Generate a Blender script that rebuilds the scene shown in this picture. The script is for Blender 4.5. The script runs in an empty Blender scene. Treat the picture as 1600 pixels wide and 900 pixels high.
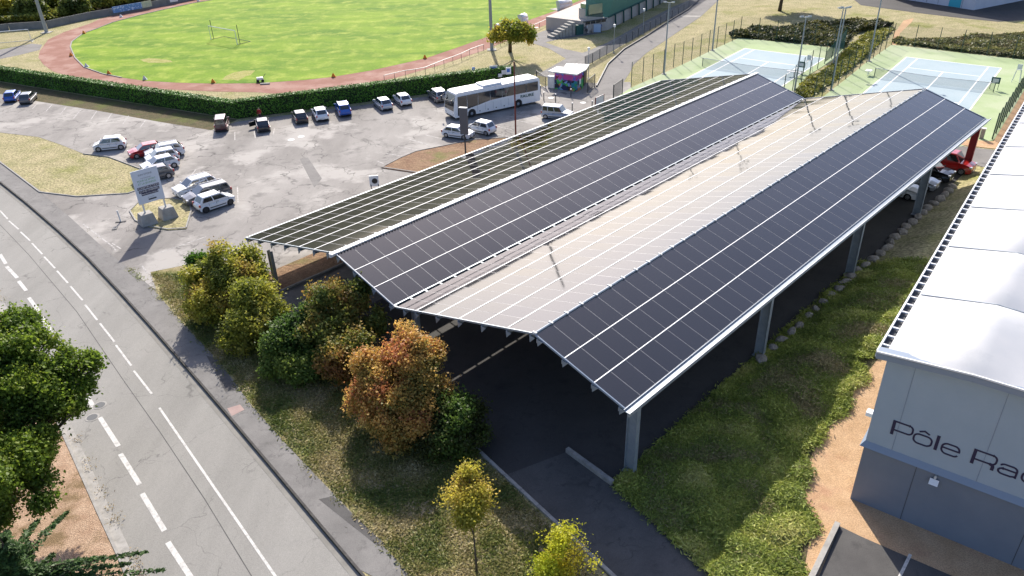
import bpy, bmesh, math, random
import numpy as np
from mathutils import Vector, Matrix, noise
from mathutils.geometry import tessellate_polygon
random.seed(7); rng = np.random.default_rng(7)
S = bpy.context.scene; COL = S.collection
R = math.radians
# ------------------------------------------------------------------ camera
FPX = 1202.04; TH = 0.5255; RO = 0.0302; CH = 25.877
cam = bpy.data.cameras.new('camera'); camo = bpy.data.objects.new('camera', cam); COL.objects.link(camo)
cam.sensor_width = 36; cam.lens = 36 * FPX / 1600; cam.clip_end = 5000; cam.clip_start = 0.5
r0 = Vector((1, 0, 0)); f0 = Vector((0, math.cos(TH), -math.sin(TH))); u0 = Vector((0, math.sin(TH), math.cos(TH)))
rr = r0 * math.cos(RO) - u0 * math.sin(RO); uu = r0 * math.sin(RO) + u0 * math.cos(RO)
M4 = Matrix((rr, uu, -f0)).transposed().to_4x4(); M4.translation = (0, 0, CH); camo.matrix_world = M4
S.camera = camo
# ------------------------------------------------------------------ sky, sun, exposure
SUN_AZ = R(95.0); SUN_EL = R(35)
w = bpy.data.worlds.new('World'); S.world = w; w.use_nodes = True
nt = w.node_tree; bg = nt.nodes['Background']; sk = nt.nodes.new('ShaderNodeTexSky')
sk.sky_type = 'NISHITA'; sk.sun_disc = False; sk.sun_elevation = SUN_EL
sk.sun_rotation = R(90) - SUN_AZ; sk.air_density = 1.0; sk.dust_density = 2.4; sk.ozone_density = 2.6
wbm = nt.nodes.new('ShaderNodeMix'); wbm.data_type = 'RGBA'; wbm.blend_type = 'MULTIPLY'; wbm.inputs[0].default_value = 1.0
wbm.inputs[7].default_value = (1.02, 0.985, 1.05, 1)   # camera white balance
nt.links.new(sk.outputs[0], wbm.inputs[6]); nt.links.new(wbm.outputs[2], bg.inputs[0]); bg.inputs[1].default_value = 0.132
sl = bpy.data.lights.new('sun', 'SUN'); so = bpy.data.objects.new('sun', sl); COL.objects.link(so)
sl.energy = 5.0; sl.angle = R(0.55); sl.color = (1, 0.93, 0.82)
sd = Vector((math.cos(SUN_EL) * math.cos(SUN_AZ), math.cos(SUN_EL) * math.sin(SUN_AZ), math.sin(SUN_EL)))
so.rotation_euler = (-sd).to_track_quat('-Z', 'Y').to_euler(); so.location = (0, 60, 80)
S.view_settings.view_transform = 'Standard'; S.view_settings.look = 'None'
S.view_settings.exposure = 0.66; S.view_settings.gamma = 1.0; S.view_settings.use_curve_mapping = False
S.cycles.max_bounces = 8; S.cycles.transparent_max_bounces = 24
# ------------------------------------------------------------------ helpers
def G(px, py, z=0.0):
    """photo pixel (1600 wide) -> world point at height z"""
    a = (px - 800) / FPX; b = (450 - py) / FPX
    X = a * math.cos(RO) + b * math.sin(RO); U = -a * math.sin(RO) + b * math.cos(RO)
    D = Vector((X, math.cos(TH) + U * math.sin(TH), -math.sin(TH) + U * math.cos(TH)))
    t = (z - CH) / D.z
    return Vector((D.x * t, D.y * t, z))
PHI = 0.8009
CU = Vector((math.cos(PHI), math.sin(PHI), 0)); CW = Vector((math.sin(PHI), -math.cos(PHI), 0)); CO = Vector((-6.5342, 36.8645, 0))
def ST(s, t, z=0.0): return CO + CU * s + CW * t + Vector((0, 0, z))
def tag(o, label=None, cat=None, group=None, kind=None):
    if label: o['label'] = label
    if cat: o['category'] = cat
    if group: o['group'] = group
    if kind: o['kind'] = kind
    return o
def empty(name, loc=(0, 0, 0), rz=0.0, label=None, cat=None, group=None, sc=1.0):
    o = bpy.data.objects.new(name, None); COL.objects.link(o); o.location = loc; o.rotation_euler = (0, 0, rz)
    o.scale = (sc, sc, sc); o.empty_display_size = 0.3
    return tag(o, label, cat, group)
def ln(me, name, parent=None):
    o = bpy.data.objects.new(name, me); COL.objects.link(o)
    if parent: o.parent = parent
    return o
def copy_tree(o, parent=None):
    c = o.copy(); COL.objects.link(c); c.parent = parent
    for ch in o.children: copy_tree(ch, c)
    return c
class MB:
    def __init__(s): s.v = []; s.f = []; s.m = []
    def poly(s, pts, m=0):
        b = len(s.v); s.v += [tuple(p) for p in pts]; s.f.append(tuple(range(b, b + len(pts)))); s.m.append(m)
    def add(s, vs, fs, m=0):
        b = len(s.v); s.v += [tuple(p) for p in vs]
        for f in fs: s.f.append(tuple(b + i for i in f)); s.m.append(m)
    def box(s, c, d, m=0, X=(1, 0, 0), Y=(0, 1, 0), Z=(0, 0, 1)):
        c = Vector(c); X = Vector(X) * (d[0] / 2); Y = Vector(Y) * (d[1] / 2); Z = Vector(Z) * (d[2] / 2)
        vs = [c + X * a + Y * b + Z * k for k in (-1, 1) for b in (-1, 1) for a in (-1, 1)]
        s.add(vs, [(0, 2, 3, 1), (4, 5, 7, 6), (0, 1, 5, 4), (1, 3, 7, 5), (3, 2, 6, 7), (2, 0, 4, 6)], m)
    def bar(s, a, b, wd, ht=None, m=0, up=(0, 0, 1)):
        a = Vector(a); b = Vector(b); ht = ht or wd; d = b - a; L = d.length
        if L < 1e-6: return
        d.normalize(); up = Vector(up)
        if abs(d.dot(up)) > 0.98: up = Vector((0, 1, 0))
        y = up.cross(d).normalized(); z = d.cross(y)
        s.box((a + b) / 2, (L, wd, ht), m, d, y, z)
    def tube(s, pts, rads, n=8, m=0, cap=True):
        pts = [Vector(p) for p in pts]
        if not hasattr(rads, '__len__'): rads = [rads] * len(pts)
        rings = []; prev = None
        for i, p in enumerate(pts):
            d = (pts[min(i + 1, len(pts) - 1)] - pts[max(i - 1, 0)]).normalized()
            up = Vector((0, 0, 1)) if abs(d.z) < 0.95 else Vector((1, 0, 0))
            x = up.cross(d).normalized(); y = d.cross(x)
            if prev is not None and x.dot(prev) < 0: pass
            prev = x
            rings.append([p + (x * math.cos(2 * math.pi * k / n) + y * math.sin(2 * math.pi * k / n)) * rads[i] for k in range(n)])
        b = len(s.v)
        for r in rings: s.v += [tuple(q) for q in r]
        for i in range(len(pts) - 1):
            for k in range(n):
                s.f.append((b + i * n + k, b + i * n + (k + 1) % n, b + (i + 1) * n + (k + 1) % n, b + (i + 1) * n + k)); s.m.append(m)
        if cap:
            s.f.append(tuple(b + k for k in range(n))[::-1]); s.m.append(m)
            s.f.append(tuple(b + (len(pts) - 1) * n + k for k in range(n))); s.m.append(m)
    def cyl(s, c, r, h, n=12, m=0, axis=(0, 0, 1), r2=None):
        c = Vector(c); a = Vector(axis); s.tube([c, c + a * h], [r, r if r2 is None else r2], n, m)
    def prism(s, pts, z0, z1, m=0, mt=None):
        n = len(pts); b = len(s.v)
        s.v += [(p[0], p[1], z0) for p in pts] + [(p[0], p[1], z1) for p in pts]
        for i in range(n):
            j = (i + 1) % n; s.f.append((b + i, b + j, b + n + j, b + n + i)); s.m.append(m)
        tr = tessellate_polygon([[Vector((p[0], p[1], 0)) for p in pts]])
        for t in tr:
            a_, b_, c_ = [Vector((pts[k][0], pts[k][1], 0)) for k in t]
            if (b_ - a_).cross(c_ - a_).z < 0: t = t[::-1]
            s.f.append(tuple(b + n + k for k in t)); s.m.append(m if mt is None else mt)
    def mesh(s, name, mats, smooth=False):
        me = bpy.data.meshes.new(name); me.from_pydata(s.v, [], s.f)
        if not isinstance(mats, (list, tuple)): mats = [mats]
        for m in mats: me.materials.append(m)
        me.polygons.foreach_set('material_index', s.m)
        if smooth: me.polygons.foreach_set('use_smooth', [True] * len(s.f))
        me.update(); return me
    def build(s, name, mats, parent=None, smooth=False, bevel=0):
        o = ln(s.mesh(name, mats, smooth), name, parent)
        if bevel:
            md = o.modifiers.new('bevel', 'BEVEL'); md.width = bevel; md.segments = 2; md.limit_method = 'ANGLE'; md.angle_limit = R(40)
        return o
# ------------------------------------------------------------------ materials
def mat(name, c1, c2=None, scale=3.0, rough=0.8, metal=0.0, bump=0.0, bscale=None, detail=6, lo=0.35, hi=0.65, c3=None, s3=0.3,
        lo3=0.5, hi3=0.62, coat=0.0, croug=0.05, ior=1.5, trans=0.0, alpha=None, spec=0.5, stretch=None, fine=0.0, fscale=60):
    if fine and spec == 0.5: spec = 0.12
    m = bpy.data.materials.new(name); m.use_nodes = True; N = m.node_tree.nodes; L = m.node_tree.links
    p = N['Principled BSDF']; p.inputs['Roughness'].default_value = rough; p.inputs['Metallic'].default_value = metal
    p.inputs['IOR'].default_value = ior; p.inputs['Coat Weight'].default_value = coat; p.inputs['Coat Roughness'].default_value = croug
    p.inputs['Specular IOR Level'].default_value = spec
    p.inputs['Base Color'].default_value = (*c1, 1)
    tc = N.new('ShaderNodeTexCoord'); src = tc.outputs['Object']
    if stretch:
        mp = N.new('ShaderNodeMapping'); mp.inputs['Scale'].default_value = stretch[:3]
        if len(stretch) > 3: mp.inputs['Rotation'].default_value = (0, 0, stretch[3])
        L.new(src, mp.inputs[0]); srcs = mp.outputs[0]
    else: srcs = src
    def nz(sc, sr, det=detail):
        t = N.new('ShaderNodeTexNoise'); t.inputs['Scale'].default_value = sc; t.inputs['Detail'].default_value = det
        t.inputs['Roughness'].default_value = 0.62; L.new(sr, t.inputs['Vector']); return t.outputs[0]
    def ramp(x, a, b):
        r_ = N.new('ShaderNodeMapRange'); r_.inputs[1].default_value = a; r_.inputs[2].default_value = b; L.new(x, r_.inputs[0]); return r_.outputs[0]
    def mix(fac, a, b, mode='MIX'):
        x = N.new('ShaderNodeMix'); x.data_type = 'RGBA'; x.blend_type = mode
        if isinstance(fac, float): x.inputs[0].default_value = fac
        else: L.new(fac, x.inputs[0])
        for k, v in ((6, a), (7, b)):
            if isinstance(v, tuple): x.inputs[k].default_value = (*v, 1)
            else: L.new(v, x.inputs[k])
        return x.outputs[2]
    col = None
    if c2: col = mix(ramp(nz(scale, srcs), lo, hi), c1, c2)
    if c3: col = mix(ramp(nz(s3, src, 5), lo3, hi3), col if col else c1, c3)
    if fine:
        g = ramp(nz(fscale, src, 2), 0.3, 0.7)
        mr = N.new('ShaderNodeMapRange'); mr.inputs[3].default_value = 1 - fine; mr.inputs[4].default_value = 1 + fine; L.new(g, mr.inputs[0])
        cc = N.new('ShaderNodeCombineColor'); [L.new(mr.outputs[0], cc.inputs[k]) for k in range(3)]
        col = mix(1.0, col if col else c1, cc.outputs[0], 'MULTIPLY')
    if col: L.new(col, p.inputs['Base Color'])
    if bump:
        b = N.new('ShaderNodeBump'); b.inputs['Strength'].default_value = 1.0; b.inputs['Distance'].default_value = bump
        L.new(nz(bscale or scale * 4, src, 5), b.inputs['Height']); L.new(b.outputs[0], p.inputs['Normal'])
    if alpha is not None: p.inputs['Alpha'].default_value = alpha
    m['h'] = 1
    return m, N, L, p, mix, nz, ramp, src
def M_(*a, **k): return mat(*a, **k)[0]
def asphalt(name, c1, c2, c3, crack=0.35, cs=0.28, rough=0.9, s=0.35, stretch=None, cw=0.02, c4=None, s4=0.12):
    m, N, L, p, mix, nz, ramp, src = mat(name, c1, c2, scale=s, rough=rough, c3=c3, s3=s * 3.1, lo3=0.55, hi3=0.72, fine=0.16, fscale=28, stretch=stretch, spec=0.35)
    base = p.inputs['Base Color'].links[0].from_socket
    if c4: base = mix(ramp(nz(s4, src, 7), 0.52, 0.6), base, c4)
    wn = N.new('ShaderNodeTexNoise'); wn.inputs['Scale'].default_value = 0.9; wn.inputs['Detail'].default_value = 6; L.new(src, wn.inputs['Vector'])
    vm = N.new('ShaderNodeVectorMath'); vm.operation = 'MULTIPLY_ADD'; vm.inputs[1].default_value = (2.2, 2.2, 0); L.new(wn.outputs[1], vm.inputs[0]); L.new(src, vm.inputs[2])
    vo = N.new('ShaderNodeTexVoronoi'); vo.feature = 'DISTANCE_TO_EDGE'; vo.inputs['Scale'].default_value = cs; L.new(vm.outputs[0], vo.inputs['Vector'])
    e = N.new('ShaderNodeMapRange'); e.inputs[1].default_value = 0.0; e.inputs[2].default_value = cw * cs * 1.6; e.inputs[3].default_value = 1; e.inputs[4].default_value = 0; L.new(vo.outputs[0], e.inputs[0])
    v2 = N.new('ShaderNodeTexVoronoi'); v2.feature = 'DISTANCE_TO_EDGE'; v2.inputs['Scale'].default_value = cs * 4; L.new(vm.outputs[0], v2.inputs['Vector'])
    e2 = N.new('ShaderNodeMapRange'); e2.inputs[1].default_value = 0.0; e2.inputs[2].default_value = cw * cs * 4; e2.inputs[3].default_value = 1; e2.inputs[4].default_value = 0; L.new(v2.outputs[0], e2.inputs[0])
    msk = ramp(nz(0.22, src, 4), 0.5, 0.62)
    mm = N.new('ShaderNodeMath'); mm.operation = 'MULTIPLY'; L.new(e2.outputs[0], mm.inputs[0]); L.new(msk, mm.inputs[1])
    mx = N.new('ShaderNodeMath'); mx.operation = 'MAXIMUM'; L.new(mm.outputs[0], mx.inputs[0]); L.new(e.outputs[0], mx.inputs[1])
    mk2 = N.new('ShaderNodeMath'); mk2.operation = 'MULTIPLY'; L.new(mx.outputs[0], mk2.inputs[0]); L.new(ramp(nz(0.5, src, 3), 0.4, 0.55), mk2.inputs[1])
    m3 = N.new('ShaderNodeMath'); m3.operation = 'MULTIPLY'; m3.inputs[1].default_value = crack; L.new(mk2.outputs[0], m3.inputs[0])
    L.new(mix(m3.outputs[0], base, (0.02, 0.02, 0.02)), p.inputs['Base Color'])
    b = N.new('ShaderNodeBump'); b.inputs['Distance'].default_value = 0.006; L.new(nz(45, src, 2), b.inputs['Height']); L.new(b.outputs[0], p.inputs['Normal'])
    return m
mt = {}
mt['road'] = asphalt('road_asphalt', (0.215, 0.208, 0.19), (0.265, 0.256, 0.235), (0.235, 0.227, 0.21), 0.45, 0.17, stretch=(1, 0.18, 1, R(-37)), cw=0.02)
mt['lot'] = asphalt('car_park_asphalt', (0.17, 0.158, 0.146), (0.29, 0.272, 0.252), (0.13, 0.122, 0.114), 0.7, 0.16, s=0.16, stretch=(1.0, 0.35, 1, R(60)), cw=0.05, c4=(0.34, 0.32, 0.295), s4=0.17)
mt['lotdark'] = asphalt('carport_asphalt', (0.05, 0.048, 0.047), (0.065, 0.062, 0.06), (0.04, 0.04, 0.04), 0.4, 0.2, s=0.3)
mt['drive'] = asphalt('driveway_asphalt', (0.075, 0.072, 0.07), (0.10, 0.096, 0.092), (0.06, 0.058, 0.057), 0.5, 0.2, s=0.5)
mt['lane'] = asphalt('lane_asphalt', (0.15, 0.142, 0.135), (0.20, 0.19, 0.18), (0.12, 0.115, 0.11), 0.4, 0.2, s=0.3)
mt['pave'] = asphalt('pavement_asphalt', (0.15, 0.144, 0.137), (0.20, 0.192, 0.182), (0.12, 0.115, 0.11), 0.4, 0.35, s=0.6)
mt['kerbdark'] = M_('kerb_stained', (0.055, 0.052, 0.048), (0.09, 0.085, 0.08), 3, 0.9, fine=0.15)  # shade of the road-facing kerb side put into the base colour
mt['kerb'] = M_('kerb_concrete', (0.26, 0.25, 0.23), (0.36, 0.345, 0.32), 3, 0.9, fine=0.15)
mt['concrete'] = M_('concrete', (0.30, 0.285, 0.26), (0.40, 0.385, 0.35), 2, 0.9, bump=0.01, fine=0.1)
mt['stone'] = M_('rock', (0.22, 0.19, 0.16), (0.40, 0.36, 0.31), 4, 0.95, bump=0.05)
mt['paint'] = M_('road_paint', (0.54, 0.53, 0.50), (0.36, 0.35, 0.33), 5, 0.7, lo=0.48, hi=0.68, fine=0.15, fscale=25)
mt['oldpaint'] = M_('worn_paint', (0.42, 0.40, 0.38), (0.22, 0.21, 0.20), 4, 0.8, lo=0.42, hi=0.6)
mt['drygrass'] = M_('dry_grass', (0.38, 0.325, 0.19), (0.27, 0.25, 0.125), 0.55, 0.95, bump=0.09, bscale=7, c3=(0.20, 0.21, 0.06), s3=0.16, lo3=0.52, hi3=0.7, fine=0.5, fscale=5)
mt['verge'] = M_('verge_grass', (0.12, 0.14, 0.04), (0.24, 0.20, 0.095), 0.9, 0.95, bump=0.07, bscale=10, c3=(0.38, 0.31, 0.19), s3=0.33, lo3=0.5, hi3=0.62, fine=0.4, fscale=14)
mt['pitch'] = M_('pitch_grass', (0.075, 0.165, 0.005), (0.18, 0.28, 0.015), 0.20, 0.9, bump=0.02, bscale=9, c3=(0.28, 0.34, 0.05), s3=0.42, lo3=0.48, hi3=0.72, fine=0.15, fscale=3, stretch=(0.35, 1, 1, R(12)))
mt['track'] = M_('track_cinder', (0.25, 0.125, 0.095), (0.30, 0.165, 0.13), 0.4, 0.95, fine=0.18, fscale=14, c3=(0.34, 0.21, 0.17), s3=0.2)
mt['soil'] = M_('bare_soil', (0.20, 0.12, 0.075), (0.27, 0.18, 0.11), 0.8, 0.95, bump=0.12, bscale=3, fine=0.3, fscale=9, c3=(0.17, 0.16, 0.06), s3=0.35, lo3=0.55, hi3=0.7)
mt['gravel'] = M_('tan_gravel', (0.44, 0.285, 0.16), (0.52, 0.35, 0.21), 1.2, 0.95, bump=0.03, bscale=25, fine=0.25, fscale=16, c3=(0.38, 0.21, 0.13), s3=0.5, lo3=0.55, hi3=0.75)
mt['litter'] = M_('leaf_litter', (0.36, 0.24, 0.16), (0.46, 0.33, 0.23), 1.5, 0.95, bump=0.06, bscale=20, fine=0.4, fscale=18, c3=(0.23, 0.16, 0.09), s3=0.6)
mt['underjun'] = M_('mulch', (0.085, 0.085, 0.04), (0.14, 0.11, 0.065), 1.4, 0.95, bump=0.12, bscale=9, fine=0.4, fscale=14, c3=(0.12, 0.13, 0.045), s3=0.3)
mt['court_g'] = M_('court_green', (0.31, 0.39, 0.20), (0.36, 0.43, 0.25), 0.25, 0.85, fine=0.05, fscale=8, c3=(0.39, 0.44, 0.28), s3=0.12)
mt['court_b'] = M_('court_blue', (0.32, 0.40, 0.43), (0.36, 0.43, 0.455), 0.3, 0.85, fine=0.05, fscale=8)
mt['line'] = M_('court_line', (0.8, 0.8, 0.78), rough=0.8)
mt['panelglass'], _N, _L, _p, _mix, _nz, _ramp, _src = mat('solar_glass', (0.009, 0.0075, 0.0065), rough=0.6, coat=1.0, croug=0.05, spec=0.0, ior=1.5)
_p.inputs['Coat IOR'].default_value = 1.82
# fine silver busbar grid between the cells of a panel
_sx = _N.new('ShaderNodeSeparateXYZ'); _L.new(_src, _sx.inputs[0])
def _grid(out, period, wd):
    a = _N.new('ShaderNodeMath'); a.operation = 'PINGPONG'; a.inputs[1].default_value = period / 2; _L.new(out, a.inputs[0])
    b = _N.new('ShaderNodeMath'); b.operation = 'LESS_THAN'; b.inputs[1].default_value = wd; _L.new(a.outputs[0], b.inputs[0]); return b.outputs[0]
_g1 = _grid(_sx.outputs[0], 0.182, 0.004); _g2 = _grid(_sx.outputs[1], 0.0915, 0.0025)
_mx = _N.new('ShaderNodeMath'); _mx.operation = 'MAXIMUM'; _L.new(_g1, _mx.inputs[0]); _L.new(_g2, _mx.inputs[1])
_L.new(_mix(_mx.outputs[0], (0.009, 0.0075, 0.0065), (0.035, 0.034, 0.034)), _p.inputs['Base Color'])
_oi = _N.new('ShaderNodeObjectInfo')
mt['alu'] = M_('aluminium_frame', (0.55, 0.56, 0.57), rough=0.45, metal=0.6)
mt['frame'] = M_('panel_frame', (0.26, 0.26, 0.27), rough=0.6, metal=0.4)
mt['whiterail'] = M_('white_rail', (0.78, 0.78, 0.76), rough=0.55)
mt['galv'] = M_('galvanised_steel', (0.26, 0.30, 0.34), (0.32, 0.36, 0.40), 3, 0.55, metal=0.35)
mt['galvdark'] = M_('galvanised_steel_dark', (0.17, 0.20, 0.23), (0.21, 0.24, 0.27), 3, 0.6, metal=0.3)
mt['redpaint'] = M_('red_paint', (0.30, 0.03, 0.035), rough=0.5)
mt['wall_up'] = M_('grey_cladding', (0.33, 0.40, 0.46), (0.355, 0.425, 0.485), 0.8, 0.6)
mt['wall_lo'] = M_('dark_grey_wall', (0.16, 0.19, 0.235), (0.185, 0.215, 0.26), 0.7, 0.55)
mt['trim'] = M_('grey_trim', (0.22, 0.27, 0.34), rough=0.4)
mt['fabric'] = M_('white_membrane', (0.45, 0.46, 0.47), (0.50, 0.50, 0.50), 0.6, 0.6, c3=(0.40, 0.41, 0.42), s3=1.0, lo3=0.6, hi3=0.8)
mt['white'] = M_('white_paint', (0.80, 0.80, 0.79), rough=0.45)
mt['offwhite'] = M_('off_white', (0.66, 0.66, 0.64), (0.55, 0.55, 0.53), 1.5, 0.7)
mt['black'] = M_('black', (0.018, 0.018, 0.02), rough=0.5)
mt['navy'] = M_('navy_letter', (0.012, 0.012, 0.055), rough=0.5)
mt['rubber'] = M_('rubber', (0.02, 0.02, 0.02), rough=0.85)
mt['rim'] = M_('alloy', (0.5, 0.5, 0.52), rough=0.35, metal=0.8)
mt['darkrim'] = M_('dark_alloy', (0.05, 0.05, 0.055), rough=0.4, metal=0.5)
mt['glass'] = M_('car_glass', (0.02, 0.024, 0.028), rough=0.08, spec=0.9, coat=1.0)
mt['lamp'] = M_('head_lamp', (0.55, 0.57, 0.6), rough=0.15, coat=1)
mt['tail'] = M_('tail_lamp', (0.35, 0.015, 0.015), rough=0.2, coat=1)
mt['orange'] = M_('orange', (0.8, 0.28, 0.03), rough=0.6)
mt['yellow'] = M_('yellow', (0.8, 0.5, 0.04), rough=0.6)
mt['fgreen'] = M_('fence_green', (0.02, 0.06, 0.045), rough=0.6)
mt['fdark'] = M_('fence_dark', (0.05, 0.055, 0.06), rough=0.6)
mt['polegrey'] = M_('pole_grey', (0.30, 0.33, 0.35), rough=0.5, metal=0.3)
mt['teal'] = M_('teal', (0.05, 0.42, 0.52), rough=0.6)
mt['greenclad'] = M_('green_cladding', (0.095, 0.235, 0.185), (0.11, 0.26, 0.205), 1.0, 0.6)
mt['greendoor'] = M_('green_door', (0.02, 0.09, 0.08), rough=0.6)
mt['glassgreen'] = M_('tinted_glass', (0.30, 0.33, 0.22), rough=0.15, coat=1)
mt['bark'] = M_('bark', (0.10, 0.075, 0.05), (0.06, 0.045, 0.03), 8, 0.95, bump=0.02)
mt['rust'] = M_('rusty_metal', (0.20, 0.045, 0.03), rough=0.7)
mt['blue'] = M_('blue_sign', (0.05, 0.16, 0.5), rough=0.5)
mt['skin'] = M_('skin', (0.45, 0.28, 0.2), rough=0.6)
mt['woodedhill'] = M_('wooded_hill', (0.03, 0.045, 0.015), (0.07, 0.085, 0.03), 0.03, 1.0, detail=8)
def meshmat(name, c, fac):
    m = bpy.data.materials.new(name); m.use_nodes = True; N = m.node_tree.nodes; L = m.node_tree.links
    p = N['Principled BSDF']; p.inputs['Base Color'].default_value = (*c, 1); p.inputs['Roughness'].default_value = 0.7
    t = N.new('ShaderNodeBsdfTransparent'); x = N.new('ShaderNodeMixShader'); x.inputs[0].default_value = fac
    L.new(t.outputs[0], x.inputs[1]); L.new(p.outputs[0], x.inputs[2]); L.new(x.outputs[0], N['Material Output'].inputs[0]); return m
mt['mesh'] = meshmat('wire_mesh_green', (0.03, 0.07, 0.05), 0.14)
mt['meshgrey'] = meshmat('wire_mesh_grey', (0.13, 0.15, 0.17), 0.62)
mt['net'] = meshmat('net', (0.05, 0.07, 0.08), 0.28)
mt['goalnet'] = meshmat('goal_net', (0.5, 0.52, 0.5), 0.12)
mt['screen'] = meshmat('wind_screen', (0.03, 0.13, 0.11), 0.75)
def leafmat(name, tr=0.5, rough=0.55):
    m = bpy.data.materials.new(name); m.use_nodes = True; N = m.node_tree.nodes; L = m.node_tree.links
    p = N['Principled BSDF']; p.inputs['Roughness'].default_value = rough; p.inputs['Specular IOR Level'].default_value = 0.3
    a = N.new('ShaderNodeAttribute'); a.attribute_name = 'tint'; L.new(a.outputs[0], p.inputs['Base Color'])
    t = N.new('ShaderNodeBsdfTranslucent'); L.new(a.outputs[0], t.inputs[0])
    x = N.new('ShaderNodeMixShader'); x.inputs[0].default_value = tr; L.new(p.outputs[0], x.inputs[1]); L.new(t.outputs[0], x.inputs[2]); L.new(x.outputs[0], N['Material Output'].inputs[0]); return m
mt['leaf'] = leafmat('leaves'); mt['needle'] = leafmat('needles', 0.35); mt['hedgeleaf'] = leafmat('hedge_leaves', 0.08)
# ------------------------------------------------------------------ setting : sheets
def sheet(name, pts, m, z=0.0, parent=None, kind='structure', px=True, thick=0.0):
    P = [G(x, y, max(z, -0.12)) for x, y in pts] if px else [Vector((p[0], p[1], 0)) for p in pts]
    b = MB(); b.prism([(p.x, p.y) for p in P], z - max(thick, 0.002), z)
    o = b.build(name, m, parent)
    if parent is None and kind: o['kind'] = kind
    return o
def area(pts):
    s = 0
    for i in range(len(pts)):
        a = pts[i]; b = pts[(i + 1) % len(pts)]; s += a[0] * b[1] - b[0] * a[1]
    return s
b = MB(); b.prism([(-2500, -300), (2500, -300), (2500, 3000), (-2500, 3000)], -0.6, -0.17); b.build('ground', mt['drygrass'])['kind'] = 'structure'
kerbpx = [(0, 285), (40, 317), (90, 360), (135, 402), (187, 457), (240, 516), (300, 585), (360, 655), (430, 738), (500, 822), (560, 893)]
K = [G(x, y, 0) for x, y in kerbpx]
d0 = (K[0] - K[1]).normalized(); d1 = (K[-1] - K[-2]).normalized()
K = [K[0] + d0 * 250, K[0] + d0 * 20] + K + [K[-1] + d1 * 60]
land = [(p.x, p.y) for p in K] + [(900, -100), (900, 1500), (-1500, 1500), (-1500, K[0].y)]
sheet('dry_grass', land, mt['drygrass'], -0.006, px=False, thick=0.16)
leftpx = [(-60, 395), (0, 462), (40, 528), (85, 610), (128, 700), (170, 790), (205, 862), (232, 925)]
Lp = [G(x, y, -0.12) for x, y in leftpx]
Lp = [Lp[0] + (Lp[0] - Lp[1]).normalized() * 230] + Lp + [Lp[-1] + (Lp[-1] - Lp[-2]).normalized() * 50]
sheet('road', [(p.x, p.y) for p in K] + [(p.x, p.y) for p in Lp[::-1]], mt['road'], -0.13, px=False, thick=0.03)
road = bpy.data.objects['road']
# off side verge with litter, gutter
def offset(line, d):
    out = []
    for i, p in enumerate(line):
        a = line[max(i - 1, 0)]; c = line[min(i + 1, len(line) - 1)]; t = (c - a); t.z = 0; t.normalize()
        out.append(Vector((p.x - t.y * d, p.y + t.x * d, 0)))
    return out
def strip(name, line, da, db, z, thick, m, parent=None, kind='structure'):
    A = offset(line, da); B = offset(line, db); b = MB()
    for i in range(len(A) - 1):
        q = [A[i], A[i + 1], B[i + 1], B[i]]
        if area([(p.x, p.y) for p in q]) < 0: q = q[::-1]
        b.prism([(p.x, p.y) for p in q], z - thick, z)
    o = b.build(name, m, parent)
    if parent is None and kind: o['kind'] = kind
    return o
sheet('leaf_litter_verge', [(p.x, p.y) for p in offset(Lp, -0.45)] + [(-60, -60), (-300, 60)], mt['litter'], -0.05, px=False, thick=0.1)
strip('gutter_channel', Lp, -0.45, 0.0, -0.118, 0.03, mt['kerb'])
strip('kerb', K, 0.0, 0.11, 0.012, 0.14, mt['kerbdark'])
strip('gutter_strip', K, -0.32, -0.0, -0.122, 0.01, M_('gutter_concrete', (.20, .192, .172), (.25, .24, .215), 1.5, .9, fine=.12))
strip('far_kerb', Lp, -0.55, -0.42, -0.02, 0.12, mt['kerb'])
pavepx_out = [(0, 253), (70, 303), (130, 355), (185, 405), (240, 452), (290, 510), (345, 568), (392, 632), (445, 692), (512, 762), (575, 828), (648, 905), (700, 960)]
Po = [G(x, y, 0) for x, y in pavepx_out]
Po = [Po[0] + (Po[0] - Po[1]).normalized() * 240] + Po
kin = offset(K, 0.105)
sheet('pavement', [(p.x, p.y) for p in kin[:-1]] + [(p.x, p.y) for p in Po[::-1]], mt['pave'], 0.008, px=False, thick=0.1)
sheet('verge_grass', [(235, 425), (262, 470), (305, 525), (350, 575), (400, 640), (450, 697), (520, 768), (590, 842), (660, 925), (960, 925), (840, 800), (735, 696), (560, 560), (440, 460), (395, 412), (300, 410)], mt['verge'], 0.004)
# car park asphalt
lotpx = [(-260, 98), (0, 146), (60, 158), (150, 172), (250, 190), (330, 204), (385, 206), (440, 197), (560, 184), (690, 166), (800, 148), (840, 140), (905, 128), (936, 130), (985, 128), (990, 160),
         (940, 200), (820, 300), (600, 400), (475, 470), (420, 440), (385, 408), (300, 412), (235, 425), (245, 455), (170, 395), (110, 340), (60, 298), (20, 270), (60, 302), (120, 307), (200, 303), (245, 283), (180, 245), (90, 228), (45, 215), (0, 208), (-260, 165)]
lotpx = [(-260, 98), (0, 146), (60, 158), (150, 172), (250, 190), (330, 203), (371, 190), (803, 132.5), (840, 136)] + lotpx[12:28] + [(62, 300), (120, 307), (200, 302), (232, 290), (245, 272), (215, 262), (170, 244), (130, 240), (95, 226), (60, 214), (0, 207), (-260, 170)]
sheet('car_park', lotpx, mt['lot'], 0.010)
lot = bpy.data.objects['car_park']
sheet('hedge_foot_verge', [(-260, 90), (-120, 109), (371, 187), (330, 203.5), (250, 190.5), (150, 172.5), (60, 158.5), (0, 146.5), (-260, 99)], mt['underjun'], 0.012)
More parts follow.
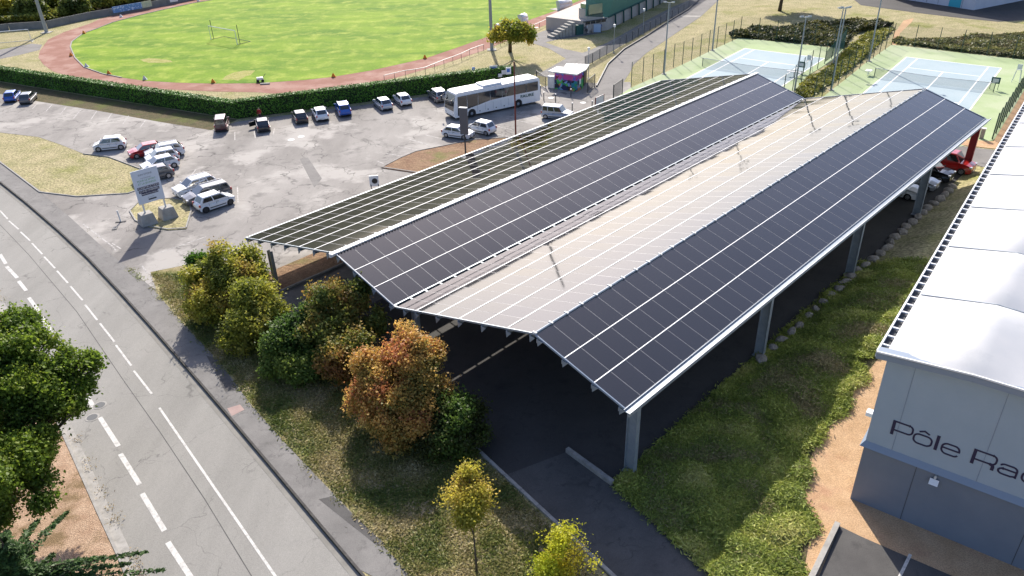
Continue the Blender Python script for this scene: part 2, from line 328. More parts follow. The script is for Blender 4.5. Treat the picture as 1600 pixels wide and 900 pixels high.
# carport floor
def stp(pts): return [(ST(s, t).x, ST(s, t).y) for s, t in pts]
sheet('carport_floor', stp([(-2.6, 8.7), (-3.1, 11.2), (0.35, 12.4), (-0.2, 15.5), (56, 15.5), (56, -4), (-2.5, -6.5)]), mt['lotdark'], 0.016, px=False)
sheet('carport_aisle', stp([(-2.4, -6.5), (56, -4), (56, -12.2), (-1.5, -12.2)]), mt['lane'], 0.014, px=False)
sheet('driveway', [(745, 704), (790, 742), (886, 706), (960, 760), (1035, 812), (1085, 855), (1130, 900), (1200, 960), (1010, 960), (950, 898), (850, 800)], mt['drive'], 0.020)
sheet('planting_strip', stp([(-1.2, -12.3), (56, -12.3), (56, -15.2), (14, -15.4), (-1.6, -15.2)]), mt['soil'], 0.05, px=False, thick=0.06)
for nm, a, bb, wd, ht in [('driveway_kerb', (742, 700), (962, 905), 0.16, 0.12), ('low_kerb_wall', (886, 706), (957, 758), 0.2, 0.28), ('driveway_edge', (1033, 818), (1082, 852), 0.25, 0.12)]:
    q = MB(); n = 8; A = G(*a); B = G(*bb)
    for i in range(n):
        p = A.lerp(B, (i + 0.01) / n); p2 = A.lerp(B, (i + 0.985) / n); q.bar(p + Vector((0, 0, ht / 2)), p2 + Vector((0, 0, ht / 2 + random.uniform(-.01, .01))), wd, ht)
    q.build(nm, mt['kerb'])['kind'] = 'structure'
q = MB(); q.bar(ST(-1.3, -12.2, .06), ST(54, -12.2, .06), .14, .16); q.build('planting_kerb', mt['kerb'])['kind'] = 'structure'
# islands
def island(name, pxs, m, z=0.07, kerb=0.12):
    o = sheet(name, pxs, m, z, thick=0.07)
    P = [G(x, y, 0) for x, y in pxs]; q = MB()
    for i in range(len(P)):
        q.bar(P[i] + Vector((0, 0, .04)), P[(i + 1) % len(P)] + Vector((0, 0, .04)), kerb, .12)
    k = q.build('island_kerb', mt['kerb'], o)
    return o
island('grass_island', [(203, 330), (215, 318), (240, 312), (270, 310), (296, 316), (299, 330), (291, 357), (262, 359), (232, 354), (212, 345)], mt['drygrass'])
island('soil_island', [(597, 262), (626, 247), (650, 237), (700, 227), (737, 219), (800, 215), (850, 205), (900, 190), (905, 200), (820, 240), (720, 262), (664, 272)], mt['soil'])
# left meadow kerb line
q = MB(); ml = [(0, 208), (60, 214), (95, 226), (130, 240)]; me_ = [(130, 240), (170, 245), (215, 262), (245, 272), (232, 290), (200, 302), (120, 307), (62, 300), (20, 268), (0, 253)]
for i in range(len(me_) - 1): q.bar(G(*me_[i], .03), G(*me_[i + 1], .03), .12, .1)
q.build('meadow_kerb', mt['kerb'])['kind'] = 'structure'
# stadium
trk = [(62, 80), (60, 90), (68, 101), (82, 111), (107, 119), (130, 125), (200, 135), (250, 139), (337, 143), (400, 144), (425, 146), (500, 142), (560, 134), (620, 121), (690, 101), (755, 79), (800, 60), (850, 40), (905, 20), (960, -8), (990, -30), (900, -60), (600, -62), (400, -40), (320, -8), (235, 13), (190, 20), (155, 30), (140, 37), (100, 50), (75, 62)]
sheet('running_track', trk, mt['track'], 0.010)
pit = [(112, 65), (110, 73), (117, 90), (132, 105), (160, 115), (190, 121), (225, 126), (275, 129), (332, 130.5), (400, 130), (475, 125), (520, 120), (580, 110), (625, 100), (665, 91), (712, 75), (757, 59), (800, 43), (830, 30), (870, 16), (915, -3), (940, -25), (860, -42), (600, -45), (430, -22), (330, 0), (300, 5), (250, 16), (212, 25), (175, 35), (150, 45), (130, 52)]
sheet('football_pitch', pit, mt['pitch'], 0.020)
q = MB(); pk = pit[-8:] + pit[:6]
for i in range(len(pk) - 1): q.bar(G(*pk[i], .05), G(*pk[i + 1], .05), .16, .1)
q.build('track_kerb', mt['kerb'])['kind'] = 'structure'
sheet('worn_patch', [(347, 125), (352, 119), (366, 113), (382, 110), (399, 110), (392, 117), (384, 119), (372, 126), (360, 124)], M_('worn_turf', (.24, .25, .06), (.34, .31, .12), 1.2, .95, fine=.3, fscale=6), 0.024, bpy.data.objects['football_pitch'])
sheet('worn_patch', [(219, 93), (232, 91), (245, 91.5), (266, 94), (270, 97), (256, 98), (232, 98), (224, 96)], bpy.data.materials['worn_turf'], 0.024, bpy.data.objects['football_pitch'])
sheet('footpath', [(-40, 85), (50, 68), (66, 70), (62, 78), (30, 86), (-40, 100)], mt['lane'], 0.006)
# stand forecourt, lanes
sheet('forecourt', [(812, 62), (850, 48), (872, 40), (905, 53), (950, 50), (870, 62), (852, 66), (880, 76), (918, 84), (903, 88), (885, 92), (858, 76), (828, 66)], mt['lane'], 0.012)
sheet('fenced_lane', [(838, 117), (860, 105), (885, 91), (920, 79), (950, 66), (975, 52), (1012, 31), (1050, 11), (1082, -2), (1130, -28), (1160, -28), (1095, 5), (1062, 22), (1032, 36), (1004, 52), (960, 78), (914, 103), (905, 118), (870, 124)], mt['pave'], 0.014)
sheet('access_road', [(930, 137), (936, 125), (950, 101), (975, 78), (1012, 56), (1050, 31), (1075, 16), (1092, 1), (1130, -25), (1175, -27), (1122, 1), (1095, 26), (1065, 46), (1040, 63), (1010, 83), (990, 101), (985, 112), (972, 132), (968, 150), (925, 146)], mt['lane'], 0.016)
q = MB(); lk = [(932, 135), (950, 100), (975, 77), (1012, 55), (1050, 30), (1075, 15), (1092, 0), (1130, -26)]
for i in range(len(lk) - 1): q.bar(G(*lk[i], .07), G(*lk[i + 1], .07), .15, .26)
q.build('access_road_kerb', mt['fdark'])['kind'] = 'structure'
sheet('raised_crossing', [(1064, 24), (1096, 24.5), (1093, 26.5), (1066, 26)], mt['concrete'], 0.024, bpy.data.objects['access_road'])
sheet('upper_car_park', [(1330, -4), (1345, 8), (1440, 21), (1500, 28), (1560, 34), (1610, 31), (1700, 40), (1760, -40), (1330, -50)], mt['lotdark'], 0.010)  # asphalt; the building's shade is put into its dark colour and outline
sheet('sandy_path', [(1392, 72), (1397, 52), (1412, 32), (1428, 28), (1425, 34), (1406, 52), (1402, 70)], mt['gravel'], 0.006)
# tennis courts
CP = R(52.23); cu = Vector((math.cos(CP), math.sin(CP), 0)); cw = Vector((math.sin(CP), -math.cos(CP), 0))
KR = Vector((52.356, 101.153, 0)) * 1.0081; KL = G(1164, 76)
def court(name, K0, pad, label):
    sheet(name, pad, mt['court_g'], 0.030, thick=0.05)
    par = bpy.data.objects[name]
    def P(a, b_): return K0 - cu * a + cw * b_
    def quad(nm, a0, a1, b0, b1, m, z):
        b = MB(); pts = [P(a0, b0), P(a0, b1), P(a1, b1), P(a1, b0)]; pts = [(p.x, p.y) for p in pts]
        if area(pts) < 0: pts = pts[::-1]
        b.prism(pts, z - 0.002, z); b.build(nm, m, par)
    quad('playing_surface', 0, 23.77, 0, 10.97, mt['court_b'], 0.036)
    lw = 0.07
    for nm, a0, a1, b0, b1 in [('side_line', 0, 23.77, -lw, lw), ('side_line', 0, 23.77, 10.97 - lw, 10.97 + lw), ('singles_line', 0, 23.77, 1.37 - lw, 1.37 + lw), ('singles_line', 0, 23.77, 9.6 - lw, 9.6 + lw),
                               ('base_line', -lw, lw, 0, 10.97), ('base_line', 23.77 - lw, 23.77 + lw, 0, 10.97), ('service_line', 5.485 - lw, 5.485 + lw, 1.37, 9.6), ('service_line', 18.285 - lw, 18.285 + lw, 1.37, 9.6), ('centre_line', 5.485, 18.285, 5.485 - lw, 5.485 + lw)]:
        quad(nm, a0, a1, b0, b1, mt['line'], 0.041 if nm[0] in 'sc' else 0.044)
    n = empty('tennis_net', P(11.885, 5.485), math.atan2(cw.y, cw.x), label, 'tennis net', 'tennis nets')
    for s_ in (-6.4, 6.4):
        q = MB(); q.cyl((s_, 0, 0), .045, 1.08, 8); q.build('net_post', mt['fgreen'], n)
    q = MB(); X = [-6.4 + 12.8 * i / 16 for i in range(17)]; hz = [0.92 + 0.15 * abs(x / 6.4) ** 1.3 for x in X]
    for i in range(16): q.add([(X[i], 0, .05), (X[i + 1], 0, .05), (X[i + 1], 0, hz[i + 1]), (X[i], 0, hz[i])], [(0, 1, 2, 3)])
    q.build('net_mesh', mt['net'], n)
    q = MB()
    for i in range(16): q.bar((X[i], 0, hz[i]), (X[i + 1], 0, hz[i + 1]), .03, .06)
    q.build('net_tape', mt['offwhite'], n)
    return P
sheetpadR = [(1393, 70), (1430, 74), (1501, 82.5), (1541, 87), (1600, 93.5), (1700, 105), (1640, 132), (1552, 219), (1440, 240), (1260, 175), (1286, 151), (1321, 124), (1354, 97)]
PR = court('tennis_court', KR, sheetpadR, 'tennis net across the right court beside the white tented building')
sheetpadL = [(1155, 59), (1212, 65), (1271, 71), (1318, 77), (1300, 95), (1262, 118), (1238, 146), (1222, 165), (1130, 190), (950, 160), (986, 137), (1066, 101), (1119, 75)]
PL = court('tennis_court', KL, sheetpadL, 'tennis net across the left court nearer the access road')
# building surrounds (bank)
def ss(x): x = min(max(x, 0), 1); return x * x * (3 - 2 * x)
def bank(s, t): return 1.15 * ss((t - 15.7) / 3.2) * ss((s - 6) / 14) + 0.05 * ss((t - 15.6) / 1)
def grid_st(name, edges, m, dz=0.02, kind='structure', nt_=10):
    """edges: list of (s, t0, t1)"""
    b = MB(); n = len(edges)
    vs = []
    for (s, t0, t1) in edges:
        for k in range(nt_ + 1):
            t = t0 + (t1 - t0) * k / nt_
            vs.append(ST(s, t, bank(s, t) + dz))
    fs = [(i * (nt_ + 1) + k, i * (nt_ + 1) + k + 1, (i + 1) * (nt_ + 1) + k + 1, (i + 1) * (nt_ + 1) + k) for i in range(n - 1) for k in range(nt_)]
    fs = [f[::-1] for f in fs]
    b.add(vs, fs); o = b.build(name, m, smooth=True); o['kind'] = kind; return o
def interp(tbl, s):
    for (a, ta), (c, tc) in zip(tbl[:-1], tbl[1:]):
        if a <= s <= c: return ta + (tc - ta) * (s - a) / (c - a)
    return tbl[0][1] if s < tbl[0][0] else tbl[-1][1]
jl = [(-8, 24.5), (-3, 22.8), (-1.2, 21.3), (-0.6, 19.8), (-0.3, 17.5), (0, 15.6), (60, 15.6)]
jr_edge = [(-8, 26.5), (-3, 25.2), (1, 24.0), (3.5, 23.2), (4.6, 22.4), (5.8, 21.6), (8, 21.2), (14, 20.9), (22, 20.9), (60, 21.5)]
def inner_t(s): return 15.6 if s > 0 else 15.6 + (0 - s) * 4.2 if s > -1.5 else 21.6 + (-1.5 - s) * 0.75
def outer_t(s): return interp(jr_edge, s)
grid_st('shrub_bank', [(s / 2, inner_t(s / 2), max(outer_t(s / 2), inner_t(s / 2) + .3)) for s in range(-14, 58)], mt['underjun'])
grid_st('grass_bank', [(s, 15.6, 22.2) for s in range(28, 53)], mt['drygrass'], 0.03)
grid_st('gravel_path', [(s / 2, outer_t(s / 2) - 0.6, 34) for s in range(-14, 96)], mt['gravel'], 0.012)
# ------------------------------------------------------------------ road markings
def mark(line, wd, m, z, parent, name):
    A, B = line; A = Vector(A); B = Vector(B); d = (B - A).normalized(); n = Vector((-d.y, d.x, 0)) * wd / 2
    b = MB(); pts = [A - n, B - n, B + n, A + n]; pts = [(p.x, p.y) for p in pts]
    if area(pts) < 0: pts = pts[::-1]
    b.prism(pts, z - .002, z); return b.build(name, m, parent)
thin = [((0, 329), (12, 342)), ((14, 345), (29, 358)), ((32, 362), (47, 376)), ((50, 380), (66, 397)), ((69, 401), (86, 419)), ((89, 423), (106, 442)), ((110, 447), (129, 469)), ((133, 476), (152, 500)), ((156, 505), (179, 534)), ((181, 539), (205, 571)), ((209, 579), (237, 615)), ((249, 637), (430, 900))]
for a, c in thin:
    e = G(*c, -.12)
    if c[1] == 900: e = e + (e - G(*a, -.12)).normalized() * 12
    mark((G(*a, -.12), e), .115, mt['paint'], -.124, road, 'centre_dash' if c[1] != 900 else 'centre_line')
a0 = G(0, 329, -.12); dd = (G(0, 329, -.12) - G(29, 358, -.12)).normalized()
for k in range(14): mark((a0 + dd * (1.3 + k * 3.2), a0 + dd * (3.6 + k * 3.2)), .13, mt['paint'], -.124, road, 'centre_dash')
wide = [((0, 397), (9, 412)), ((10, 416), (27, 434)), ((29, 439), (41, 454)), ((45, 465), (61, 487)), ((65, 495), (82, 519)), ((87, 528), (102, 557)), ((106, 565), (122, 596)), ((127, 605), (148, 638)), ((156, 652), (185, 697)), ((188, 709), (218, 757)), ((222, 771), (257, 829)), ((262, 847), (300, 905))]
for a, c in wide: mark((G(*a, -.12), G(*c, -.12)), .23, mt['paint'], -.124, road, 'lane_dash')
a0 = G(262, 847, -.12); dd = (G(299, 903, -.12) - a0).normalized()
mark((a0 + dd * 3.6, a0 + dd * 6.4), .26, mt['paint'], -.124, road, 'lane_dash')
sm_ = [G(x, y, -.12) for x, y in [(-20, 330), (45, 398), (120, 487), (190, 590), (250, 675), (320, 780), (390, 895), (430, 960)]]
strip('asphalt_seam', sm_, -.02, .02, -.1265, .002, mt['drive'], road)
for px in ((156, 633), (144, 652)):
    p = G(*px, -.12); q = MB(); q.cyl((p.x, p.y, -.13), .36, .012, 20); mh = q.build('manhole_cover', mt['kerb'], road)
    q = MB(); q.cyl((p.x, p.y, -.12), .27, .006, 20); q.build('manhole_lid', mt['fdark'], mh)
    q = MB()
    for s_ in (-.1, .1): q.cyl((p.x + s_, p.y, -.118), .07, .007, 10)
# parking bay lines
bays = [((51, 170), (60, 160)), ((72, 174), (81, 164)), ((94, 179), (103, 168)), ((115, 185), (127, 171)), ((142, 187), (151, 174)), ((166, 190), (175, 177)), ((192, 194), (201, 181)), ((219, 199), (228, 187)), ((334, 214), (337, 202)), ((367, 219), (367, 206)), ((399, 216), (397, 204)), ((427, 210), (429, 200)), ((452, 197), (487, 190)),
        ((665, 211), (690, 217)), ((650, 222), (672, 227)), ((640, 218), (662, 224)), ((622, 229), (655, 235)), ((604, 240), (636, 245)), ((590, 252), (600, 256)), ((775, 197), (800, 203)), ((790, 185), (826, 192)), ((777, 210), (797, 214)), ((808, 176), (858, 190)), ((306, 265), (296, 278)),
        ((371, 292), (372, 318)), ((130, 350), (156, 370)), ((157, 371), (176, 385)), ((177, 386), (181, 391)), ((175, 380), (189, 389)), ((250, 395), (322, 370)), ((222, 415), (230, 427))]
for a, c in bays: mark((G(*a), G(*c)), .10, mt['oldpaint'], .016, lot, 'bay_line')
for px in ((455, 218.5), (470.5, 213.5), (861, 153), (911, 160.5), (838, 43)):
    p = G(*px); q = MB(); q.cyl((p.x, p.y, .005), .34, .014, 18); q.build('manhole_cover', mt['offwhite'], lot)
for pts in ([(469, 246), (482, 244), (503, 280), (490, 290)], [(440, 228), (468, 220), (480, 244), (469, 247), (462, 238)], [(330, 198), (440, 190), (470, 196), (380, 204)], [(100, 240), (140, 244), (108, 262)]):
    pass
sheet('repair_patch', [(468, 248), (481, 246), (503, 279), (491, 293)], mt['lane'], .014, lot)
sheet('repair_patch', [(322, 555), (342, 562), (372, 610), (352, 612)], mt['drive'], .012, bpy.data.objects['pavement'])
sheet('repair_patch', [(498, 780), (520, 775), (602, 850), (590, 853)], mt['drive'], .012, bpy.data.objects['pavement'])
sheet('tactile_patch', [(355, 638), (375, 632), (382, 640), (362, 650)], M_('pale_red_paving', (.30, .21, .19), (.36, .26, .23), 2, .9), .012, bpy.data.objects['pavement'])
# ------------------------------------------------------------------ solar carport
Pp = 1.7846; Q = 1.134; NC = 45; LL = Q * NC
AA, AB, AC, AD = R(12.9), R(16.6), R(14.84), R(17.05); ZV = 3.513; GP = .15
carport = empty('solar_carport', (CO.x, CO.y, 0), PHI, 'long steel carport roofed with four slopes of dark solar panels', 'carport')
# local frame: x = s (along), y = -t
zr1 = ZV + (3 * Pp + GP) * math.sin(AB); tr1 = -(3 * Pp + GP) * math.cos(AB) - .12
zr2 = ZV + 6 * Pp * math.sin(AC); tr2 = 6 * Pp * math.cos(AC) + GP + .06
def pA(s, k, h=0): return Vector((s, -(tr1 - (k * Pp + .62) * math.cos(AA)), zr1 - (k * Pp + .62) * math.sin(AA))) + Vector((0, 1, 0)) * 0 + nA * h
def pB(s, k, h=0): return Vector((s, (k * Pp + GP) * math.cos(AB), ZV + (k * Pp + GP) * math.sin(AB))) + nB * h
def pC(s, k, h=0): return Vector((s, -(k * Pp + .09) * math.cos(AC), ZV + (k * Pp + .09) * math.sin(AC))) + nC * h
def pD(s, k, h=0): return Vector((s, -(tr2 + k * Pp * math.cos(AD)), zr2 - k * Pp * math.sin(AD))) + nD * h
nA = Vector((0, math.sin(AA), math.cos(AA))); nB = Vector((0, -math.sin(AB), math.cos(AB)))
nC = Vector((0, math.sin(AC), math.cos(AC))); nD = Vector((0, -math.sin(AD), math.cos(AD)))
# note local y = -t : A falls towards +y, B falls towards -y, C rises towards -y, D falls towards -y
def panel_mesh():
    b = MB(); a = (Q - .012) / 2; c = (Pp - .03) / 2; h = .018; i = .011
    b.box((0, 0, -h), (2 * a, 2 * c, 2 * h), 1)
    v = [(-a, -c, .0), (a, -c, .0), (a, c, .0), (-a, c, .0)]
    b.f.pop(1); b.m.pop(1)
    w_ = [(-a + i, -c + i, -.002), (a - i, -c + i, -.002), (a - i, c - i, -.002), (-a + i, c - i, -.002)]
    b.add(v + w_, [(0, 1, 5, 4), (1, 2, 6, 5), (2, 3, 7, 6), (3, 0, 4, 7)], 1); b.add(w_, [(0, 1, 2, 3)], 0)
    return b
pmb = panel_mesh(); pme = pmb.mesh('solar_panel', [mt['panelglass'], mt['frame']])
cells = []
for nm, fn, nrm, rows, ds in (('A', pA, nA, 6, 1), ('B', pB, nB, 3, 1), ('C', pC, nC, 6, 1), ('D', pD, nD, 3, 1)):
    for j in range(NC):
        for k in range(rows):
            c = fn((j + .5) * Q, k + .5); e = (fn(0, 1) - fn(0, 0)).normalized()
            X = Vector((1, 0, 0)); Y = nrm.cross(X).normalized()
            tilt = Matrix.Rotation(random.gauss(0, R(.16)), 3, 'X') @ Matrix.Rotation(random.gauss(0, R(.16)), 3, 'Y')
            Mx = Matrix((X, Y, nrm)).transposed() @ tilt
            wc = ST(c.x, -c.y, c.z); dist = (wc - camo.location).length
            cells.append((dist, c, Mx))
cells.sort(key=lambda t: t[0])
far = MB()
for i, (dist, c, Mx) in enumerate(cells):
    if i < 298:
        o = ln(pme, 'solar_panel', carport); m4 = Mx.to_4x4(); m4.translation = c; o.matrix_local = m4
    else:
        b0 = len(far.v); far.v += [tuple(Mx @ Vector(v) + c) for v in pmb.v]
        far.f += [tuple(b0 + q_ for q_ in f) for f in pmb.f]; far.m += pmb.m
o = far.build('solar_panels_far_rows', [mt['panelglass'], mt['frame']], carport); o['kind'] = 'stuff'
# white rails between the rows
for nm, fn, rows in (('A', pA, 6), ('B', pB, 3), ('C', pC, 6), ('D', pD, 3)):
    for k in range(1, rows):
        q = MB(); q.bar(fn(0, k, .0), fn(LL, k, .0), .05 if nm in 'AC' else .045, .03); q.build('joint_rail', mt['whiterail'], carport)
    for k in range(0, rows + 1):   # purlins
        kk = min(max(k, 0.12 if nm != 'C' else .4), rows - .12)
        q = MB(); q.bar(fn(-.12, kk, -.19), fn(LL + .1, kk, -.19), .07, .22); q.build('purlin', mt['galv'], carport)
        # angled end bracket seen below the front edge
        q = MB(); p_ = fn(-.14, kk, -.10); q.add([p_, p_ + Vector((0, -.34, 0)), p_ + Vector((0, -.02, -.36)), p_ + Vector((.02, 0, 0)), p_ + Vector((.02, -.34, 0)), p_ + Vector((.02, -.02, -.36))], [(0, 1, 2), (3, 5, 4), (0, 3, 4, 1), (1, 4, 5, 2), (2, 5, 3, 0)])
        q.build('purlin_end', mt['galv'], carport)
    # front and back edge trim
    for s_ in (-.05, LL + .05):
        q = MB(); q.bar(fn(s_, 0, -.01), fn(s_, rows, -.01), .06, .10); q.build('edge_trim', mt['trim'] if nm in 'BD' else mt['galv'], carport)
def gut(fn0, z=0): pass
# ridge cap 1 : broad white flashing, struts over the open gap
q = MB(); c1 = Vector((0, -tr1 - .02, zr1 + .04))
q.bar(c1 + Vector((-.35, 0, 0)), c1 + Vector((LL + .3, 0, 0)), .30, .09); q.bar(c1 + Vector((-.4, .02, -.1)), c1 + Vector((LL + .3, .02, -.1)), .12, .2)
q.build('ridge_cap', mt['white'], carport)
for j in range(NC + 1):
    q = MB(); q.bar(pA(j * Q, -.37, .0), pA(j * Q, .03, .0), .055, .05); q.build('ridge_strut', mt['whiterail'], carport)
q = MB()
for j in range(NC * 5): q.box(Vector((j * Q / 5 + .1, -tr1 - .21, zr1 + .07)), (.07, .06, .05))
q.build('cap_clips', mt['offwhite'], carport)['kind'] = 'stuff'
# valley gutter with open gaps beside it
q = MB(); vz = ZV - .10
q.box((LL / 2, .30, vz - .02), (LL + .3, .34, .03)); q.build('valley_gutter', mt['alu'], carport)
q = MB(); q.bar((-.1, .14, ZV + .03), (LL + .1, .14, ZV + .03), .09, .05); q.build('valley_trim', mt['galv'], carport)
for j in range(NC + 1):
    q = MB(); q.box((j * Q, .04, ZV + .02), (.14, .30, .03)); q.build('gutter_bracket', mt['galvdark'], carport)
# ridge 2 : grey pipe with clamps
q = MB(); yr = -(tr2 - .09); q.tube([(-.1, yr - .02, zr2 + .03), (LL + .1, yr - .02, zr2 + .03)], .06, 8); q.build('ridge_pipe', mt['galv'], carport)
for j in range(NC + 1):
    q = MB(); q.box((j * Q, yr, zr2 + .07), (.10, .24, .07)); q.build('ridge_clamp', mt['offwhite'], carport)
# eave gutter on D
e0 = pD(0, 3); q = MB()
q.box((LL / 2, e0.y - .22, e0.z - .06), (LL + .3, .36, .03)); q.box((LL / 2, e0.y - .40, e0.z + .0), (LL + .36, .035, .13)); q.box((LL / 2, e0.y - .03, e0.z - .02), (LL + .3, .03, .1))
q.build('eave_gutter', mt['galv'], carport)
q = MB(); q.box((LL / 2, e0.y - .405, e0.z + .075), (LL + .38, .03, .02)); q.build('gutter_lip', mt['white'], carport)
q = MB(); q.box((LL / 2, e0.y - .2, e0.z - .22), (LL + .1, .12, .26)); q.build('eave_beam', mt['galv'], carport)
q = MB(); a0_ = pA(0, 6); q.box((LL / 2, a0_.y + .1, a0_.z - .12), (LL + .1, .12, .2)); q.build('left_eave_beam', mt['galv'], carport)
# frames : rafters and columns
def ibeam(q, a, b, dp, wd, tk=.02, up=(0, 0, 1)):
    a = Vector(a); b = Vector(b); d = (b - a).normalized(); up = Vector(up)
    if abs(d.dot(up)) > .95: up = Vector((1, 0, 0))
    y = up.cross(d).normalized(); z = d.cross(y); c = (a + b) / 2; L_ = (b - a).length
    q.box(c, (L_, tk, dp), 0, d, y, z); q.box(c + z * dp / 2, (L_, wd, tk), 0, d, y, z); q.box(c - z * dp / 2, (L_, wd, tk), 0, d, y, z)
tcol = -(e0.y) - .30
for k in range(5):
    s = 1.15 + 12.54 * k
    if s > LL: s = LL - .3
    q = MB(); ibeam(q, pD(s, .05, -.52), pD(s, 2.9, -.45), .34, .2); ibeam(q, pC(s, 5.9, -.52), pC(s, .2, -.45), .34, .2); q.build('rafter', mt['galvdark'], carport)
    q = MB(); ibeam(q, pB(s, 2.9, -.5), pB(s, .1, -.45), .34, .2); ibeam(q, pA(s, .1, -.5), pA(s, 5.8, -.42), .34, .2); q.build('rafter', mt['galvdark'], carport)
    q = MB(); ibeam(q, (s, -tcol, 0), (s, -tcol, e0.z - .35), .52, .26, .03, up=(0, 1, 0)); q.box((s, -tcol, .04), (.4, .7, .06)); q.build('column', mt['galv'] if k < 4 else mt['redpaint'], carport)
    if 0 < k < 4:
        q = MB(); q.tube([(s + .42, -tcol - .1, .05), (s + .42, -tcol - .1, e0.z - .2)], .05, 8); q.build('downpipe', mt['galv'], carport)
    q = MB(); ibeam(q, (s, -.2, 0), (s, -.2, ZV - .5), .4, .24, .03, up=(0, 1, 0)); q.build('column', mt['galv'], carport)
    q = MB(); ya = 13.0; ibeam(q, (s - 1.4 if k == 0 else s, ya, 0), (s - 1.4 if k == 0 else s, ya, pA(0, 4.6).z - .35), .34, .22, .03, up=(0, 1, 0)); q.build('column', mt['concrete'] if k == 0 else mt['galv'], carport)
# ------------------------------------------------------------------ sports building with membrane roof
B0 = Vector((14.85, 24.85, 0)); BA = R(-37.9)
hall = empty('sports_hall', B0, BA, 'grey sports hall with white tensile membrane roof and large dark lettering', 'building')
Lb = 62; Wb = 26
def topz(e): return 8.03 + .085 * min(e, 3) + .02 * max(e - 3, 0)
q = MB(); q.box((Wb / 2, Lb / 2, 1.62), (Wb, Lb, 3.24)); q.build('lower_wall', mt['wall_lo'], hall)
q = MB(); q.add([(0, -.0, 3.24), (Wb, 0, 3.24), (Wb, 0, 8.3), (3, 0, 8.2), (0, 0, 7.95), (0, Lb, 3.24), (Wb, Lb, 3.24), (Wb, Lb, 8.3), (3, Lb, 8.2), (0, Lb, 7.95)], [(0, 1, 2, 3, 4), (5, 9, 8, 7, 6), (0, 4, 9, 5), (1, 6, 7, 2), (4, 3, 8, 9), (3, 2, 7, 8)])
for f in range(1): pass
q.build('upper_wall', mt['wall_up'], hall)
# cladding joints as recessed dark seams made of thin proud fillets on the front
for x in (1.05, 4.2, 7.35, 10.5, 13.65):
    q = MB(); q.box((x, -.004, 5.7), (.025, .01, 4.6)); q.build('panel_joint', mt['trim'], hall)
for x in (2.1, 6.3, 10.5):
    q = MB(); q.box((x, -.004, 1.6), (.02, .01, 3.1)); q.build('panel_joint', mt['fdark'], hall)
q = MB(); q.add([(-.16, -.16, 3.20), (Wb, -.16, 3.20), (Wb, -.002, 3.46), (-.002, -.002, 3.46), (-.16, -.0, 3.2), (Wb, 0, 3.2)], [(0, 1, 2, 3), (0, 4, 5, 1)])
q.add([(-.16, -.16, 3.2), (-.002, -.002, 3.46), (-.002, Lb, 3.46), (-.16, Lb, 3.2)], [(0, 1, 2, 3)]); q.build('drip_ledge', mt['trim'], hall)
q = MB(); q.bar((-.36, -.28, 8.02), (3, -.28, 8.3), .5, .28); q.bar((3, -.28, 8.3), (Wb, -.28, 8.5), .5, .28); q.build('front_fascia', mt['trim'], hall)
q = MB(); q.bar((-.36, -.54, 8.20), (3, -.54, 8.48), .06, .07); q.bar((3, -.54, 8.48), (Wb, -.54, 8.68), .06, .07); q.build('fascia_lip', mt['white'], hall)
q = MB(); q.box((-.2, Lb / 2, 7.93), (.30, Lb, .1)); q.build('side_gutter', mt['fdark'], hall)
q = MB(); q.box((-.38, Lb / 2 - .2, 8.0), (.07, Lb + .3, .30)); q.build('gutter_edge', mt['white'], hall)
for i in range(int(Lb / .75)):
    q = MB(); q.box((-.2, .3 + i * .75, 8.1), (.3, .09, .05)); q.build('gutter_tie', mt['white'], hall)
bay = 5.65
def mprof(x): x = max(x, 0) % 5.7; return x / 2.85 if x < 2.85 else (5.7 - x) / 2.85
for bi in range(11):
    nx, ny = 54, 14; vs = []; fs = []
    for iy in range(ny + 1):
        v = iy / ny; y = -.5 + bi * bay + v * bay
        bl = math.sin(math.pi * v) ** 0.7 if 0 < v < 1 else 0
        for ix in range(nx + 1):
            x = -.06 + ix * .475
            vs.append((x, y, topz(max(x, 0)) + .10 + (.22 * min(1, (y + .5) / 3.5) + .55 * bl) * mprof(x)))
    # denser ridge column at x=2.85
    for iy in range(ny):
        for ix in range(nx):
            a = iy * (nx + 1) + ix; fs.append((a, a + 1, a + nx + 2, a + nx + 1))
    q = MB(); q.add(vs, fs); o = q.build('roof_membrane', mt['fabric'], hall, smooth=True)
    q = MB(); yy = -.5 + bi * bay
    pts = [(i * .95, yy, topz(i * .95) + .13 + (.22 if bi else 0) * mprof(i * .95)) for i in range(27)]
    for i in range(len(pts) - 1): q.bar(pts[i], pts[i + 1], .06, .03)
    q.build('membrane_seam', mt['galv'], hall)
def text(s, size, parent, m, loc, rot, name='lettering', sx=1.0, depth=.01, align='LEFT', off=0.0, space=1.0):
    cu_ = bpy.data.curves.new('t', 'FONT'); cu_.body = s; cu_.size = size; cu_.extrude = depth; cu_.align_x = align; cu_.resolution_u = 3; cu_.offset = off; cu_.space_character = space
    to = bpy.data.objects.new('t', cu_); COL.objects.link(to)
    dg = bpy.context.evaluated_depsgraph_get(); me = bpy.data.meshes.new_from_object(to.evaluated_get(dg)); bpy.data.objects.remove(to)
    me.materials.clear(); me.materials.append(m); me.name = name
    o = ln(me, name, parent); o.location = loc; o.rotation_euler = rot; o.scale = (sx, 1, 1); return o
def arc(cx, cy, rx, ry, a0, a1, n=7): return [(cx + rx * math.cos(R(a0 + (a1 - a0) * i / n)), cy + ry * math.sin(R(a0 + (a1 - a0) * i / n))) for i in range(n + 1)]
